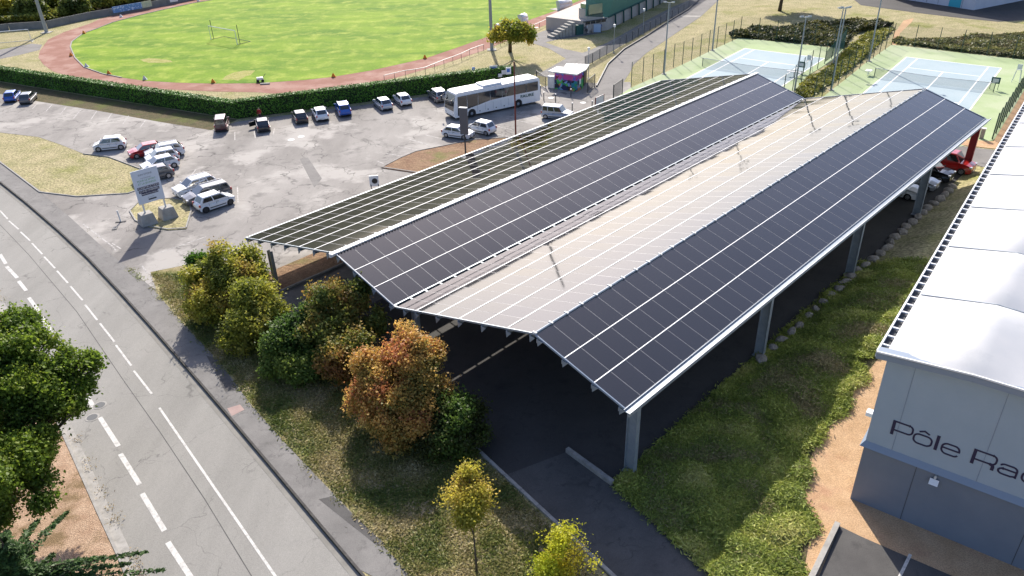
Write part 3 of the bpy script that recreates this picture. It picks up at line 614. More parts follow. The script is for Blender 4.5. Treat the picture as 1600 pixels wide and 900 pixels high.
def stroke(q, pts, w_, x0, y, closed=False):
    P = [Vector((p[0], p[1])) for p in pts]; n = len(P); A = []; B_ = []
    for i in range(n):
        a = P[i - 1] if (i or closed) else None; c = P[(i + 1) % n] if (i < n - 1 or closed) else None
        d1_ = (P[i] - a).normalized() if a is not None else (c - P[i]).normalized(); d2_ = (c - P[i]).normalized() if c is not None else d1_
        t = (d1_ + d2_).normalized(); nn = Vector((-t.y, t.x)); k = 1 / max(.5, nn.dot(Vector((-d1_.y, d1_.x))))
        A.append(P[i] + nn * w_ / 2 * k); B_.append(P[i] - nn * w_ / 2 * k)
    m_ = n if closed else n - 1
    for i in range(m_):
        j = (i + 1) % n; Q4 = [A[i], B_[i], B_[j], A[j]]
        q.add([(x0 + v.x, y, v.y) for v in Q4] + [(x0 + v.x, y + .012, v.y) for v in Q4], [(0, 1, 2, 3), (7, 6, 5, 4), (0, 4, 5, 1), (1, 5, 6, 2), (2, 6, 7, 3), (3, 7, 4, 0)])
ZB = 4.24; W1_ = .105; W2_ = .062; hx_, XH = .73, .50
rr_ = lambda w_, h_, r_: arc(w_ - r_, h_ - r_, r_, r_ * .9, 0, 90) + arc(r_, h_ - r_, r_, r_ * .9, 90, 180) + arc(r_, r_, r_, r_ * .9, 180, 270) + arc(w_ - r_, r_, r_, r_ * .9, 270, 360)
GL = {
 'P': [([(0, 0), (0, .73)], 1), ([(0, .69), (.56, .69)] + arc(.56, .52, .16, .17, 90, 0) + [(.72, .45)] + arc(.56, .42, .16, .16, 0, -90) + [(0, .26)], 2)],
 'o': [(rr_(.66, XH, .2), 3), ([(.14, .60), (.33, .70), (.52, .60)], 2)],
 'l': [([(0, 0), (0, .73)], 1)],
 'e': [([(.04, .27), (.64, .27)] + arc(.46, .30, .18, .2, 0, 90) + arc(.22, .30, .2, .2, 90, 180) + arc(.22, .2, .2, .2, 180, 270) + [(.46, 0.0)] + arc(.48, .14, .14, .14, 270, 340), 2)],
 'R': [([(0, 0), (0, .73)], 1), ([(0, .69), (.60, .69)] + arc(.60, .52, .16, .17, 90, 0) + [(.76, .45)] + arc(.60, .42, .16, .16, 0, -90) + [(0, .26)], 2), ([(.56, .26)] + arc(.58, .16, .12, .10, 80, 0) + [(.70, 0)], 1)],
 'a': [([(.04, .42)] + arc(.20, .36, .15, .13, 150, 90) + [(.44, .49)] + arc(.46, .33, .16, .16, 90, 0) + [(.62, 0)], 2), ([(.62, .28), (.18, .28)] + arc(.18, .15, .16, .13, 90, 270) + [(.46, .02), (.62, .08)], 2)],
 'q': [(rr_(.62, XH, .2), 3), ([(.64, .50), (.64, -.2)], 1)],
 'u': [([(0, XH), (0, .18)] + arc(.18, .17, .18, .17, 180, 270) + [(.42, 0), (.58, .1)], 2), ([(.6, XH), (.6, 0)], 1)],
 't': [([(.12, .66), (.12, .14)] + arc(.26, .14, .14, .14, 180, 270) + [(.38, 0)], 2), ([(0, XH), (.38, XH)], 2)],
 's': [([(.54, .40)] + arc(.40, .38, .13, .11, 0, 90) + [(.18, .49)] + arc(.16, .38, .13, .11, 90, 270) + [(.42, .25)] + arc(.42, .13, .13, .12, 90, -90) + [(.14, .01), (.04, .10)], 2)]}
for ch, xx in (('P', .87), ('o', 1.68), ('l', 2.52), ('e', 2.70), ('R', 3.84), ('a', 4.71), ('q', 5.52), ('u', 6.42), ('e', 7.25), ('t', 8.05), ('t', 8.55), ('e', 9.05), ('s', 9.85)):
    for pts, kd in GL[ch]:
        q = MB(); stroke(q, [(a, b_ + ZB) for a, b_ in pts], W1_ * 1.15 if kd == 1 else W2_ * 1.15, xx, -.016 - (.003 if kd == 1 else 0), kd == 3); q.build('letter_stroke', mt['navy'], hall)
fl = MB(); fl.box((2.85, -.14, 2.75), (.34, .10, .26), X=(1, 0, 0), Y=(0, .8, -.6), Z=(0, .6, .8)); lo_ = fl.build('flood_light', mt['white'], hall)
q = MB(); q.box((2.85, -.05, 2.98), (.08, .12, .16)); q.build('bracket', mt['offwhite'], lo_)
q = MB(); q.tube([(-.28, 1.6, 3.7), (-.02, 1.6, 3.7)], .14, 10); q.box((-.3, 1.6, 3.72), (.3, .34, .2)); q.build('side_lamp', mt['white'], hall)
# parking behind right bottom
sheet('hall_car_park', [(1312, 822), (1345, 838), (1400, 862), (1500, 905), (1560, 935), (1500, 1000), (1260, 980), (1280, 900)], mt['drive'], .072, thick=.02)
q = MB(); q.bar(G(1308, 820, .1), G(1272, 895, .1), .22, .34); q.bar(G(1272, 895, .1), G(1245, 950, .1), .22, .34); q.build('retaining_kerb', mt['concrete'])['kind'] = 'structure'
mark((G(1422, 868), G(1404, 905)), .12, mt['paint'], .078, bpy.data.objects['hall_car_park'], 'bay_line')
# ------------------------------------------------------------------ foliage
def leaf_mesh(name, centers, norms, size, tints, matn, aspect=1.6, jit=.35):
    n = len(centers)
    a = rng.normal(size=(n, 3)); a -= (a * norms).sum(1)[:, None] * norms; a /= np.linalg.norm(a, axis=1)[:, None]
    b = np.cross(norms, a)
    s = size * rng.uniform(1 - jit, 1 + jit, n)[:, None]
    L = a * s * aspect * .5; W = b * s * .5; bend = norms * s * .12
    v = np.stack([centers - L, centers + W - bend, centers + L, centers - W - bend], 1).reshape(-1, 3)
    me = bpy.data.meshes.new(name); me.vertices.add(4 * n); me.vertices.foreach_set('co', v.astype(np.float32).ravel())
    me.loops.add(4 * n); me.loops.foreach_set('vertex_index', np.arange(4 * n, dtype=np.int32))
    me.polygons.add(n); me.polygons.foreach_set('loop_start', np.arange(0, 4 * n, 4, dtype=np.int32)); me.polygons.foreach_set('loop_total', np.full(n, 4, dtype=np.int32))
    at = me.attributes.new('tint', 'FLOAT_COLOR', 'CORNER'); c = np.ones((n, 4, 4), np.float32); c[:, :, :3] = tints[:, None, :]; at.data.foreach_set('color', c.ravel())
    me.materials.append(matn); me.update(); me.validate(); return me
def n3(p, sc, seed=0.0):
    out = np.empty(len(p))
    for i, q_ in enumerate(p): out[i] = noise.noise(Vector((q_[0] * sc + seed, q_[1] * sc - seed, q_[2] * sc + seed * .5)))
    return out
def blob_leaves(blobs, ntw, per, leaf, pal, spread, seed, shell=.5, topbias=.0, rough=.32, gap=-.14):
    """blobs: (cx,cy,cz,rx,ry,rz). returns centres, normals, tints"""
    kids = []
    for b_ in blobs:
        kids.append((b_[0], b_[1], b_[2], b_[3] * .72, b_[4] * .72, b_[5] * .72))
        for k_ in range(9):
            d_ = rng.normal(size=3); d_ /= np.linalg.norm(d_); d_[2] = d_[2] * .8 + .12; f_ = rng.uniform(.55, .82); r_ = rng.uniform(.27, .46)
            kids.append((b_[0] + d_[0] * b_[3] * f_, b_[1] + d_[1] * b_[4] * f_, b_[2] + d_[2] * b_[5] * f_, b_[3] * r_, b_[4] * r_, b_[5] * r_ * .9))
    blobs = kids
    vol = np.array([b_[3] * b_[4] * b_[5] for b_ in blobs]) ** .7; vol /= vol.sum()
    idx = rng.choice(len(blobs), ntw, p=vol); B = np.array(blobs)[idx]
    dr = rng.normal(size=(ntw, 3)); dr /= np.linalg.norm(dr, axis=1)[:, None]
    rad = (shell + (1 - shell) * rng.uniform(0, 1, ntw) ** .6)
    nn = n3(dr * 1.0 + B[:, :3] * .21, 2.1, seed); n2 = n3(dr + B[:, :3], 5.0, seed + 9)
    rad = rad * (1 + rough * nn * 1.7 + rough * .6 * n2)
    c = B[:, :3] + dr * rad[:, None] * B[:, 3:]
    keep = n3(c, 1.1 / max(1.0, float(np.mean(B[:, 3])) * .45), seed + 3) > gap; c = c[keep]; dr = dr[keep]
    t = n3(c, .55, seed + 5) + rng.normal(0, .16, len(c)) + topbias * dr[:, 2]
    pal = np.array(pal); u = np.clip((t + .6) / 1.2, 0, .999) * (len(pal) - 1); i0 = u.astype(int); fr = (u - i0)[:, None]
    tint = pal[i0] * (1 - fr) + pal[np.minimum(i0 + 1, len(pal) - 1)] * fr
    C = np.repeat(c, per, 0) + rng.normal(size=(len(c) * per, 3)) * spread; T = np.repeat(tint, per, 0) * rng.uniform(.72, 1.3, (len(c) * per, 1))
    Nn = np.repeat(dr, per, 0) * .6 + rng.normal(size=(len(c) * per, 3)) * .75 + np.array([0, 0, .35]); Nn /= np.linalg.norm(Nn, axis=1)[:, None]
    C[:, 2] = np.maximum(C[:, 2], .06)
    return C, Nn, T
def tree(name, base, blobs, ntw, per, leaf, pal, label, cat='tree', group=None, spread=.18, trunk=.16, seed=1, gap=-.14, shell=.45, aspect=1.5, fork=.35, rough=.32, z0=0.0, stems=1, topbias=0.):
    base = Vector(base); o = empty(name, (base.x, base.y, z0), 0, label, cat, group)
    rel = [(b_[0] - base.x, b_[1] - base.y, b_[2] - z0, *b_[3:]) for b_ in blobs]
    C, Nn, T = blob_leaves(rel, ntw, per, leaf, pal, spread, seed * 3.7, shell, topbias, rough, gap)
    me = leaf_mesh('crown', C, Nn, leaf, T, mt['leaf'], aspect); ln(me, 'crown', o)
    q = MB(); top = max(r_[2] for r_ in rel)
    cx = sum(r_[0] for r_ in rel) / len(rel) * fork; cy = sum(r_[1] for r_ in rel) / len(rel) * fork; zf = min(r_[2] for r_ in rel) * (.75 if stems == 1 else .15)
    q.tube([(0, 0, -.1), (cx * .3, cy * .3, zf * .5), (cx, cy, zf)], [trunk, trunk * .8, trunk * .65], 8)
    for r_ in rel:
        e = Vector(r_[:3]); m_ = Vector((cx, cy, zf)).lerp(e, .5) + Vector((random.uniform(-.2, .2), random.uniform(-.2, .2), .15))
        q.tube([(cx, cy, zf - .05), m_, e], [trunk * .5, trunk * .32, trunk * .12], 6)
        for k in range(4):
            d = Vector((random.gauss(0, 1), random.gauss(0, 1), random.uniform(.1, 1))).normalized(); f_ = e + Vector((d.x * r_[3], d.y * r_[4], d.z * r_[5])) * .75
            q.tube([m_.lerp(e, random.uniform(.2, 1)), f_], [trunk * .18, .012], 5)
    q.build('trunk', mt['bark'], o, smooth=True)
    return o
def at(px, py, z): return tuple(G(px, py, z))
OL = [(0.07, 0.12, .018), (.12, .19, .022), (.18, .26, .028), (.27, .33, .04)]
YG = [(.13, .16, .03), (.25, .28, .04), (.38, .37, .05), (.47, .40, .07), (.40, .27, .07)]
OR = [(.17, .19, .05), (.34, .27, .07), (.52, .33, .08), (.64, .40, .12), (.50, .20, .08)]
MX = [(.06, .10, .025), (.12, .16, .03), (.22, .22, .045), (.36, .25, .06), (.28, .14, .05)]
DG = [(.045, .09, .02), (.075, .14, .028), (.12, .19, .035), (.18, .24, .045)]
# row of shrubs along the carport front
def bl(px, py, z, r, rz=None, ry=None): p = at(px, py, z); return (*p, r, ry or r, rz or r)
tree('shrub', G(352, 505), [bl(362, 415, 3.0, 1.8, 1.7), bl(325, 440, 2.0, 1.5), bl(392, 425, 2.5, 1.4), bl(350, 470, 1.4, 1.9, 1.5), bl(318, 475, 1.1, 1.3)], 6500, 11, .115, YG, 'tall yellow green shrub at the left end of the row by the carport', 'shrub', 'shrubs in front of the carport', seed=1, stems=3, trunk=.1)
tree('shrub', G(402, 540), [bl(402, 468, 2.3, 1.4, 1.4), bl(388, 510, 1.3, 1.5), bl(425, 500, 1.3, 1.3), bl(372, 530, .8, 1.2, .8)], 3800, 11, .11, [YG[0], YG[1], YG[2], MX[2], YG[3]], 'loose yellowing shrub between the left tall shrub and the green one', 'shrub', 'shrubs in front of the carport', seed=2, stems=3, trunk=.08)
tree('shrub', G(450, 585), [bl(448, 525, 1.8, 1.4, 1.3), bl(475, 500, 2.0, 1.2), bl(435, 565, .9, 1.3, .9), bl(480, 570, .9, 1.4, 1.0)], 3800, 11, .11, DG, 'dark green shrub low between the yellow and the rust coloured shrubs', 'shrub', 'shrubs in front of the carport', seed=3, stems=3, trunk=.08)
tree('shrub', G(530, 590), [bl(515, 472, 3.1, 1.4, 1.4), bl(550, 468, 3.1, 1.2), bl(525, 515, 2.1, 1.7, 1.5), bl(500, 540, 1.2, 1.5), bl(545, 565, 1.1, 1.7), bl(575, 510, 1.9, 1.1)], 6500, 11, .115, MX, 'brown and dark green shrub with rust coloured tips beside the orange tree', 'shrub', 'shrubs in front of the carport', seed=4, stems=3, trunk=.09)
tree('shrub', G(620, 715), [bl(632, 555, 3.7, 1.5, 1.35), bl(665, 560, 3.3, 1.1), bl(590, 575, 2.9, 1.2), bl(605, 620, 2.0, 1.8, 1.6), bl(650, 620, 2.0, 1.8, 1.6), bl(565, 620, 1.7, 1.0), bl(625, 660, 1.2, 1.8, 1.2)], 11000, 10, .095, [OR[0], OR[1], OR[1], OR[2], OR[3], OR[2], OR[4]], 'large rounded orange and russet shrub nearest the dark carport opening', 'shrub', 'shrubs in front of the carport', seed=5, stems=3, trunk=.12, rough=.26, topbias=.5)
tree('shrub', G(702, 718), [bl(702, 648, 1.6, 1.4, 1.2), bl(730, 640, 1.5, 1.0), bl(690, 690, .8, 1.3, .9), bl(725, 685, .8, 1.2, .8)], 4200, 11, .10, [DG[1], DG[2], (.06, .075, .02), (.09, .10, .03)], 'round green shrub at the right end of the row next to the driveway', 'shrub', 'shrubs in front of the carport', seed=6, stems=3, trunk=.08)
tree('ivy_clump', G(312, 425), [bl(308, 408, .5, .6, .5)], 500, 8, .13, [(.05, .12, .012), (.09, .19, .02), (.12, .24, .02)], 'low bright green ivy clump at the left foot of the tall yellow green shrub', 'shrub', seed=8, trunk=.04)
# two young trees
tree('young_tree', G(745, 893), [bl(733, 748, 3.2, .62, .62), bl(728, 785, 2.6, .78, .75), bl(742, 772, 2.7, .7, .7), bl(735, 810, 2.1, .45, .45)], 2600, 9, .072, [(.24, .25, .04), (.38, .36, .05), (.50, .43, .06), (.52, .38, .10)], 'slim young tree with a small yellow crown on the grass verge', 'tree', seed=9, trunk=.05, rough=.45, gap=.06)
tree('young_tree', G(885, 925), [bl(880, 850, 1.6, .95, .8), bl(862, 875, 1.2, .8), bl(905, 862, 1.4, .7), bl(875, 900, .7, .9, .7)], 3200, 9, .072, [(.26, .33, .02), (.42, .46, .03), (.55, .54, .04), (.60, .52, .06)], 'bushy lime yellow young tree beside the driveway kerb', 'tree', seed=10, trunk=.05, rough=.6, gap=.06)
# big oak at left
tree('oak_tree', G(-10, 830), [bl(10, 545, 6.6, 2.1, 1.5), bl(28, 505, 6.9, 1.0, .8), bl(62, 540, 6.3, 1.1, .9), bl(92, 562, 5.8, 1.0, .7), bl(122, 570, 5.4, .85, .6), bl(142, 566, 5.2, .5, .4), bl(112, 600, 4.8, .9, .7), bl(130, 606, 4.6, .5, .4), bl(45, 600, 5.6, 1.7, 1.2), bl(-30, 600, 6.0, 2.4, 2.0), bl(90, 640, 4.4, .9, .8), bl(118, 640, 4.2, .45, .4), bl(50, 665, 4.4, 1.4, 1.1), bl(72, 700, 3.6, .7, .6), bl(20, 720, 3.8, 1.6, 1.3), bl(55, 745, 3.0, .9, .7), bl(70, 780, 2.6, .5, .5), bl(-40, 740, 4.0, 2.2, 2.0), bl(10, 790, 2.6, 1.2, 1.0)], 12500, 13, .105, OL, 'big leafy green tree overhanging the road at the left', 'tree', seed=11, trunk=.28, spread=.17, rough=.42, gap=-.02)
# conifer at the bottom left
def conifer(base, px_tips, label, seed):
    base = Vector(base); o = empty('conifer', (base.x, base.y, 0), 0, label, 'tree')
    q = MB(); q.tube([(0, 0, 0), (0, 0, 4.6)], [.16, .03], 8); q.build('trunk', mt['bark'], o)
    cs, ns, ts, = [], [], []
    tips = list(px_tips)
    for k in range(34):
        a = random.uniform(0, 6.28); z = random.uniform(.5, 4.3); r_ = (4.8 - z) * .55; tips.append(Vector((base.x + r_ * math.cos(a), base.y + r_ * math.sin(a), z * .9)))
    q = MB()
    for tp in tips:
        tp = Vector(tp) - Vector((base.x, base.y, 0)); st = Vector((0, 0, min(tp.z + .5, 4.5)))
        q.tube([st, st.lerp(tp, .5) + Vector((0, 0, .12)), tp], [.035, .02, .006], 5)
        n = 260
        u = rng.uniform(.12, 1, n) ** .8; side = rng.uniform(-1, 1, n); d = np.array(tp - st); L_ = np.linalg.norm(d); d /= L_; sd_ = np.cross(d, [0, 0, 1]); sd_ /= np.linalg.norm(sd_) + 1e-6
        wdt = .36 * (1.05 - u)
        c = np.array(st) + d * (u * L_)[:, None] + sd_ * (side * wdt)[:, None] + rng.normal(size=(n, 3)) * .03; c[:, 2] += .12 * np.sin(np.pi * u) - np.abs(side) * wdt * .35
        nn = rng.normal(size=(n, 3)) * .45 + np.array([0, 0, 1]); nn /= np.linalg.norm(nn, axis=1)[:, None]
        cs.append(c); ns.append(nn); ts.append(np.array([.055, .105, .028]) * rng.uniform(.6, 1.7, (n, 1)) * np.array([1, 1, 1]))
    q.build('branch', mt['bark'], o)
    C = np.concatenate(cs); me = leaf_mesh('crown', C, np.concatenate(ns), .085, np.concatenate(ts), mt['needle'], 2.6); ln(me, 'crown', o)
conifer(G(60, 960), [G(105, 800, 2.2), G(60, 812, 2.6), G(230, 862, 1.6), G(165, 870, 1.8), G(258, 890, 1.2), G(10, 830, 3), G(120, 880, 1.7), G(40, 850, 2.2), G(150, 900, 1.5), G(205, 880, 1.4)], 'feathery conifer whose branches reach in at the bottom left corner', 21)
tree('silver_shrub', G(18, 915), [bl(25, 880, 1.0, .6, .5)], 500, 8, .09, [(.22, .25, .22), (.35, .38, .34), (.45, .47, .42)], 'pale silvery shrub behind the conifer branches at the bottom left', 'shrub', seed=12, trunk=.04)
# trees by the stadium
tree('plane_tree', G(797, 81), [bl(800, 45, 4.3, 1.9, 1.1), bl(783, 52, 3.6, 1.5, 1.0), bl(818, 52, 3.6, 1.6, 1.1), bl(800, 55, 3.6, 1.6, .8), bl(770, 58, 3.0, .8, .7), bl(826, 60, 2.8, .8, .8)], 2800, 9, .19, [(.12, .17, .02), (.24, .27, .03), (.42, .38, .05), (.50, .36, .05)], 'small forked tree with yellowing leaves beside the running track', 'tree', seed=13, trunk=.3, spread=.25, rough=.45)
tree('lawn_tree', G(1218, 17), [(*(G(1218, 17) + Vector((0, 0, 5.2))), 3.6, 3.6, 2.2), (*(G(1218, 17) + Vector((2.2, 1, 4.6))), 2.6, 2.6, 1.7), (*(G(1218, 17) + Vector((-2.6, -1, 4.2))), 2.2, 2.2, 1.5), (*(G(1218, 17) + Vector((3.6, -1, 4.4))), 2.4, 2.4, 1.5)], 2400, 8, .3, DG, 'dark spreading tree on the dry lawn above the left tennis court', 'tree', seed=14, trunk=.35, spread=.3)
YT = [(.12, .15, .03), (.24, .25, .035), (.40, .36, .04), (.55, .46, .05)]
BK = [(.06, .09, .02), (.10, .14, .03), (.17, .20, .04), (.24, .25, .05)]
names_t = [(8, 22, 4.0, YT, 'yellow green tree at the far left corner beyond the grey wall'), (38, 24, 4.4, BK, 'dark tree left of the floodlight mast beyond the wall'), (52, 8, 6.0, YT, 'tall yellow tree right behind the floodlight mast'), (86, 12, 5.5, YT, 'golden tree just right of the floodlight mast beyond the wall'), (108, 20, 4.2, BK, 'dark bushy tree between two golden trees beyond the wall'), (118, 0, 6.5, YT, 'broad yellow tree beyond the wall above the track bend'), (150, 6, 4.4, BK, 'green tree beyond the wall left of the blue banner'), (182, -4, 4.6, BK, 'olive green tree above the blue banner'), (214, -10, 4.4, BK, 'dull green tree above the right end of the blue banner'), (245, -14, 4.0, YT, 'yellow topped tree behind the pale banner')]
for i, (px, py, hh, pal, lb) in enumerate(names_t):
    bs = G(px, py + 12); k = .82
    tree('boundary_tree', bs + Vector((0, 3, 0)), [(bs.x, bs.y + 3, hh * .62, hh * .42, hh * .42, hh * .42), (bs.x + hh * .3, bs.y + 3.5, hh * .42, hh * .34, hh * .34, hh * .32), (bs.x - hh * .32, bs.y + 2.6, hh * .4, hh * .32, hh * .32, hh * .32)], 1500, 7, .34, pal, lb, 'tree', 'trees beyond the stadium wall', seed=30 + i, trunk=.2, spread=.32)
for i, (dx, dy) in enumerate([(1545, -14), (1580, -16), (1625, -12)]):  # trees out of view, added to cast shade on the upper car park
    bs = G(dx, dy); tree('car_park_tree', bs, [(bs.x, bs.y, 6.5, 3.6, 3.6, 3.2), (bs.x + 2, bs.y + 1, 5, 2.8, 2.8, 2.4)], 1500, 7, .36, DG, ['dark tree right of the white and turquoise wall', 'dark tree between two others above the upper car park', 'dark tree at the top right corner above the upper car park'][i], 'tree', 'trees above the upper car park', seed=50 + i, trunk=.3, spread=.32)
# ------------------------------------------------------------------ hedge
def hedge(name, a, c, h, wd, label):
    a = G(*a); c = G(*c); d = (c - a); L_ = d.length; d.normalize(); n = Vector((-d.y, d.x, 0))
    o = empty(name, a, math.atan2(d.y, d.x), label, 'hedge', 'clipped hedges round the stadium')
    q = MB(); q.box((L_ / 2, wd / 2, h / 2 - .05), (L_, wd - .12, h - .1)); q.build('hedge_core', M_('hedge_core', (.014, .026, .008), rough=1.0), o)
    nf = int(L_ * h * 105); cs = np.stack([rng.uniform(0, L_, nf), rng.normal(.04, .05, nf), rng.uniform(.05, h, nf)], 1); ns = rng.normal(size=(nf, 3)) * .6 + np.array([0, -1, .25])
    ntp = int(L_ * wd * 120); c2 = np.stack([rng.uniform(0, L_, ntp), rng.uniform(0, wd, ntp), rng.normal(h - .02, .045, ntp)], 1); n2 = rng.normal(size=(ntp, 3)) * .5 + np.array([0, 0, 1])
    nb = int(L_ * h * 20); c3 = np.stack([rng.uniform(0, L_, nb), rng.normal(wd - .04, .05, nb), rng.uniform(.05, h, nb)], 1); n3_ = rng.normal(size=(nb, 3)) * .6 + np.array([0, 1, .25])
    C = np.concatenate([cs, c2, c3]); Nn = np.concatenate([ns, n2, n3_]); Nn /= np.linalg.norm(Nn, axis=1)[:, None]
    T = np.array([.085, .20, .018]) * rng.uniform(.6, 1.5, (len(C), 1)) * (1 + .3 * np.sin(C[:, :1] * .9) * rng.uniform(0, 1, (len(C), 1)))
    ln(leaf_mesh('foliage', C, Nn, .13, T, mt['hedgeleaf'], 1.3), 'foliage', o)
    return o
hedge('clipped_hedge', (-120, 108), (371, 186), 1.75, 1.2, 'long clipped green hedge behind the empty parking bays at the left')
hedge('clipped_hedge', (371, 186), (803, 129), 1.95, 1.2, 'long clipped green hedge behind the row of parked cars and the bus')
# bank behind the courts : shrubs in clumps
def ground_cover(name, pts_fn, n, leaf, pal, label, aspect=2.6, up=.55, seed=0, hmax=.5, cat='ground cover', clump=.9, per=10):
    base = pts_fn(n); hgt = (n3(base, clump, seed) * .8 + .6) * hmax; hgt = np.clip(hgt, .05, hmax * 1.3)
    C = np.repeat(base, per, 0); C[:, :2] += rng.normal(size=(len(C), 2)) * .16; C[:, 2] += np.repeat(hgt, per) * rng.uniform(.35, 1.05, len(C))
    Nn = rng.normal(size=(len(C), 3)) * up + np.array([0, 0, .8]); Nn /= np.linalg.norm(Nn, axis=1)[:, None]
    pal = np.array(pal); t = n3(base, .6, seed + 4) + rng.normal(0, .15, len(base)); u = np.clip((t + .5), 0, .999) * (len(pal) - 1); i0 = u.astype(int); fr = (u - i0)[:, None]
    T = np.repeat(pal[i0] * (1 - fr) + pal[np.minimum(i0 + 1, len(pal) - 1)] * fr, per, 0) * rng.uniform(.65, 1.4, (len(C), 1))
    me = leaf_mesh(name, C, Nn, leaf, T, mt['needle'], aspect); o = ln(me, name); tag(o, label, cat, kind='stuff'); return o
def jun_pts(n):
    out = []
    while len(out) < n:
        s = random.uniform(-4.5, 29); t = random.uniform(15.4, 26)
        if s > 27 - 0 and random.random() < (s - 27) / 2: continue
        ti = inner_t(s) - (.15 if s > 0 else .3); to_ = outer_t(s) + .25 * math.sin(s * 2.3) - max(0, .3 * math.sin(s * .9))
        if not (ti < t < to_): continue
        if noise.noise(Vector((s * .55, t * .55, 3))) < -.55: continue
        if random.random() < (t - to_ + .8) * .35: continue
        p = ST(s, t, bank(s, t)); out.append(tuple(p))
    return np.array(out)
ground_cover('juniper_ground_cover', jun_pts, 30000, .052, [(.32, .27, .13), (.19, .25, .05), (.28, .33, .065), (.37, .41, .085), (.50, .48, .16)], 'low spreading juniper covering the bank between the carport and the sports hall', seed=2.2, hmax=.34, aspect=4.2, per=17)
def poly_pts(pxs, hfun=None):
    P = [G(*p) for p in pxs]; xs = [p.x for p in P]; ys = [p.y for p in P]
    def inside(x, y):
        c = False; j = len(P) - 1
        for i in range(len(P)):
            if (P[i].y > y) != (P[j].y > y) and x < (P[j].x - P[i].x) * (y - P[i].y) / (P[j].y - P[i].y) + P[i].x: c = not c
            j = i
        return c
    def f(n):
        out = []
        while len(out) < n:
            x = random.uniform(min(xs), max(xs)); y = random.uniform(min(ys), max(ys))
            if inside(x, y): out.append((x, y, 0))
        return np.array(out)
    return f
CV = [(.20, .17, .08), (.12, .12, .05), (.17, .18, .06), (.26, .24, .07)]
ground_cover('shrub_cover', poly_pts([(1140, 58), (1212, 64), (1271, 70), (1318, 74), (1325, 62), (1340, 52), (1395, 42), (1375, 34), (1250, 40), (1180, 46)]), 3000, .26, [(.03, .04, .02), (.05, .06, .02), (.09, .09, .025), (.15, .14, .03)], 'dark shrubs massed on the slope behind the left tennis court', 'x' and 1.8, seed=5, hmax=.9, clump=.35)
ground_cover('shrub_cover', poly_pts([(1395, 68), (1430, 72), (1501, 81), (1541, 85.5), (1600, 92), (1700, 103), (1700, 60), (1600, 54), (1540, 56), (1480, 62), (1430, 64), (1398, 62)]), 3200, .26, CV, 'olive shrubs massed on the slope behind the right tennis court', 1.8, seed=6, hmax=.6, clump=.35)
ground_cover('shrub_cover', poly_pts([(1240, 152), (1262, 153), (1300, 128), (1330, 105), (1352, 88), (1375, 66), (1395, 45), (1380, 42), (1345, 60), (1300, 104), (1262, 126)]), 2600, .22, [(.12, .14, .03), (.20, .21, .035), (.32, .30, .05), (.17, .19, .04)], 'yellow green shrub strip between the two tennis courts', 1.8, seed=7, hmax=.55, clump=.5)
ground_cover('thicket', poly_pts([(-60, 44), (16, 38), (75, 34), (144, 20), (200, 10), (262, -2), (300, -12), (250, -22), (100, 0), (0, 18), (-60, 22)]), 5200, .3, [(.10, .13, .03), (.20, .22, .035), (.36, .33, .05), (.16, .2, .04)], 'tangled yellowing thicket between the trees beyond the stadium wall', 1.7, seed=9, hmax=2.4, clump=.3, per=12)
def line_pts(line, w_):
    def f(n):
        out = []
        while len(out) < n:
            i = random.randrange(len(line) - 1); p = line[i].lerp(line[i + 1], random.random())
            if noise.noise(Vector((p.x * .9, p.y * .9, 1))) < .02: continue
            out.append((p.x + random.gauss(0, w_), p.y + random.gauss(0, w_), -.1))
        return np.array(out)
    return f
ground_cover('gutter_weeds', line_pts(offset(Lp[1:-1], -.02), .03), 90, .035, [(.20, .13, .06), (.34, .24, .10), (.22, .24, .07)], 'dry brown weeds growing in the gutter along the left edge of the road', 3, seed=12, hmax=.10, per=9, cat='weeds')
ground_cover('pavement_weeds', line_pts(Po[3:-1], .07), 700, .05, [(.16, .17, .05), (.30, .27, .09), (.22, .26, .06)], 'scruffy weeds spilling over the verge side of the pavement', 3, seed=13, hmax=.14, per=8, cat='weeds')
VG = [(.10, .14, .03), (.17, .19, .045), (.30, .26, .10), (.44, .37, .20)]
ground_cover('verge_tufts', poly_pts([(238, 428), (262, 468), (305, 523), (350, 572), (402, 638), (452, 695), (522, 766), (592, 840), (662, 925), (955, 925), (838, 802), (735, 700), (600, 640), (440, 560), (330, 500), (290, 430)]), 9000, .05, VG, 'rough mixed green and dry grass tufts on the verge by the pavement', 3.2, seed=8, hmax=.09, up=.9, per=7, cat='grass')
# ------------------------------------------------------------------ rocks along the carport
ORD = 'first second third fourth fifth sixth seventh eighth ninth tenth eleventh twelfth thirteenth fourteenth fifteenth sixteenth seventeenth eighteenth nineteenth twentieth twenty-first twenty-second twenty-third twenty-fourth twenty-fifth twenty-sixth twenty-seventh twenty-eighth twenty-ninth thirtieth'.split()
for i in range(30):
    s = 13.5 + i * 1.12 + random.uniform(-.1, .1); t = 15.75 + random.uniform(-.12, .12); z = bank(s, t + .4)
    q = MB(); bm = bmesh.new(); bmesh.ops.create_icosphere(bm, subdivisions=2, radius=.5)
    sc = (random.uniform(.6, 1.15), random.uniform(.5, .8), random.uniform(.4, .65))
    for v in bm.verts:
        d = v.co.copy(); k = 1 + .35 * noise.noise(d * 2.1 + Vector((i * 3.1, 0, 0))); v.co = Vector((d.x * sc[0] * k, d.y * sc[1] * k, max(d.z * sc[2] * k, -.22)))
    me = bpy.data.meshes.new('boulder'); bm.to_mesh(me); bm.free(); me.materials.append(mt['stone'])
    o = ln(me, 'boulder'); o.location = ST(s, t, z * .5 + .12); o.rotation_euler = (0, 0, PHI + random.uniform(-.5, .5)); tag(o, ORD[i] + ' boulder counted from the near end of the row beside the carport columns', 'boulder', 'boulders edging the bank beside the carport')
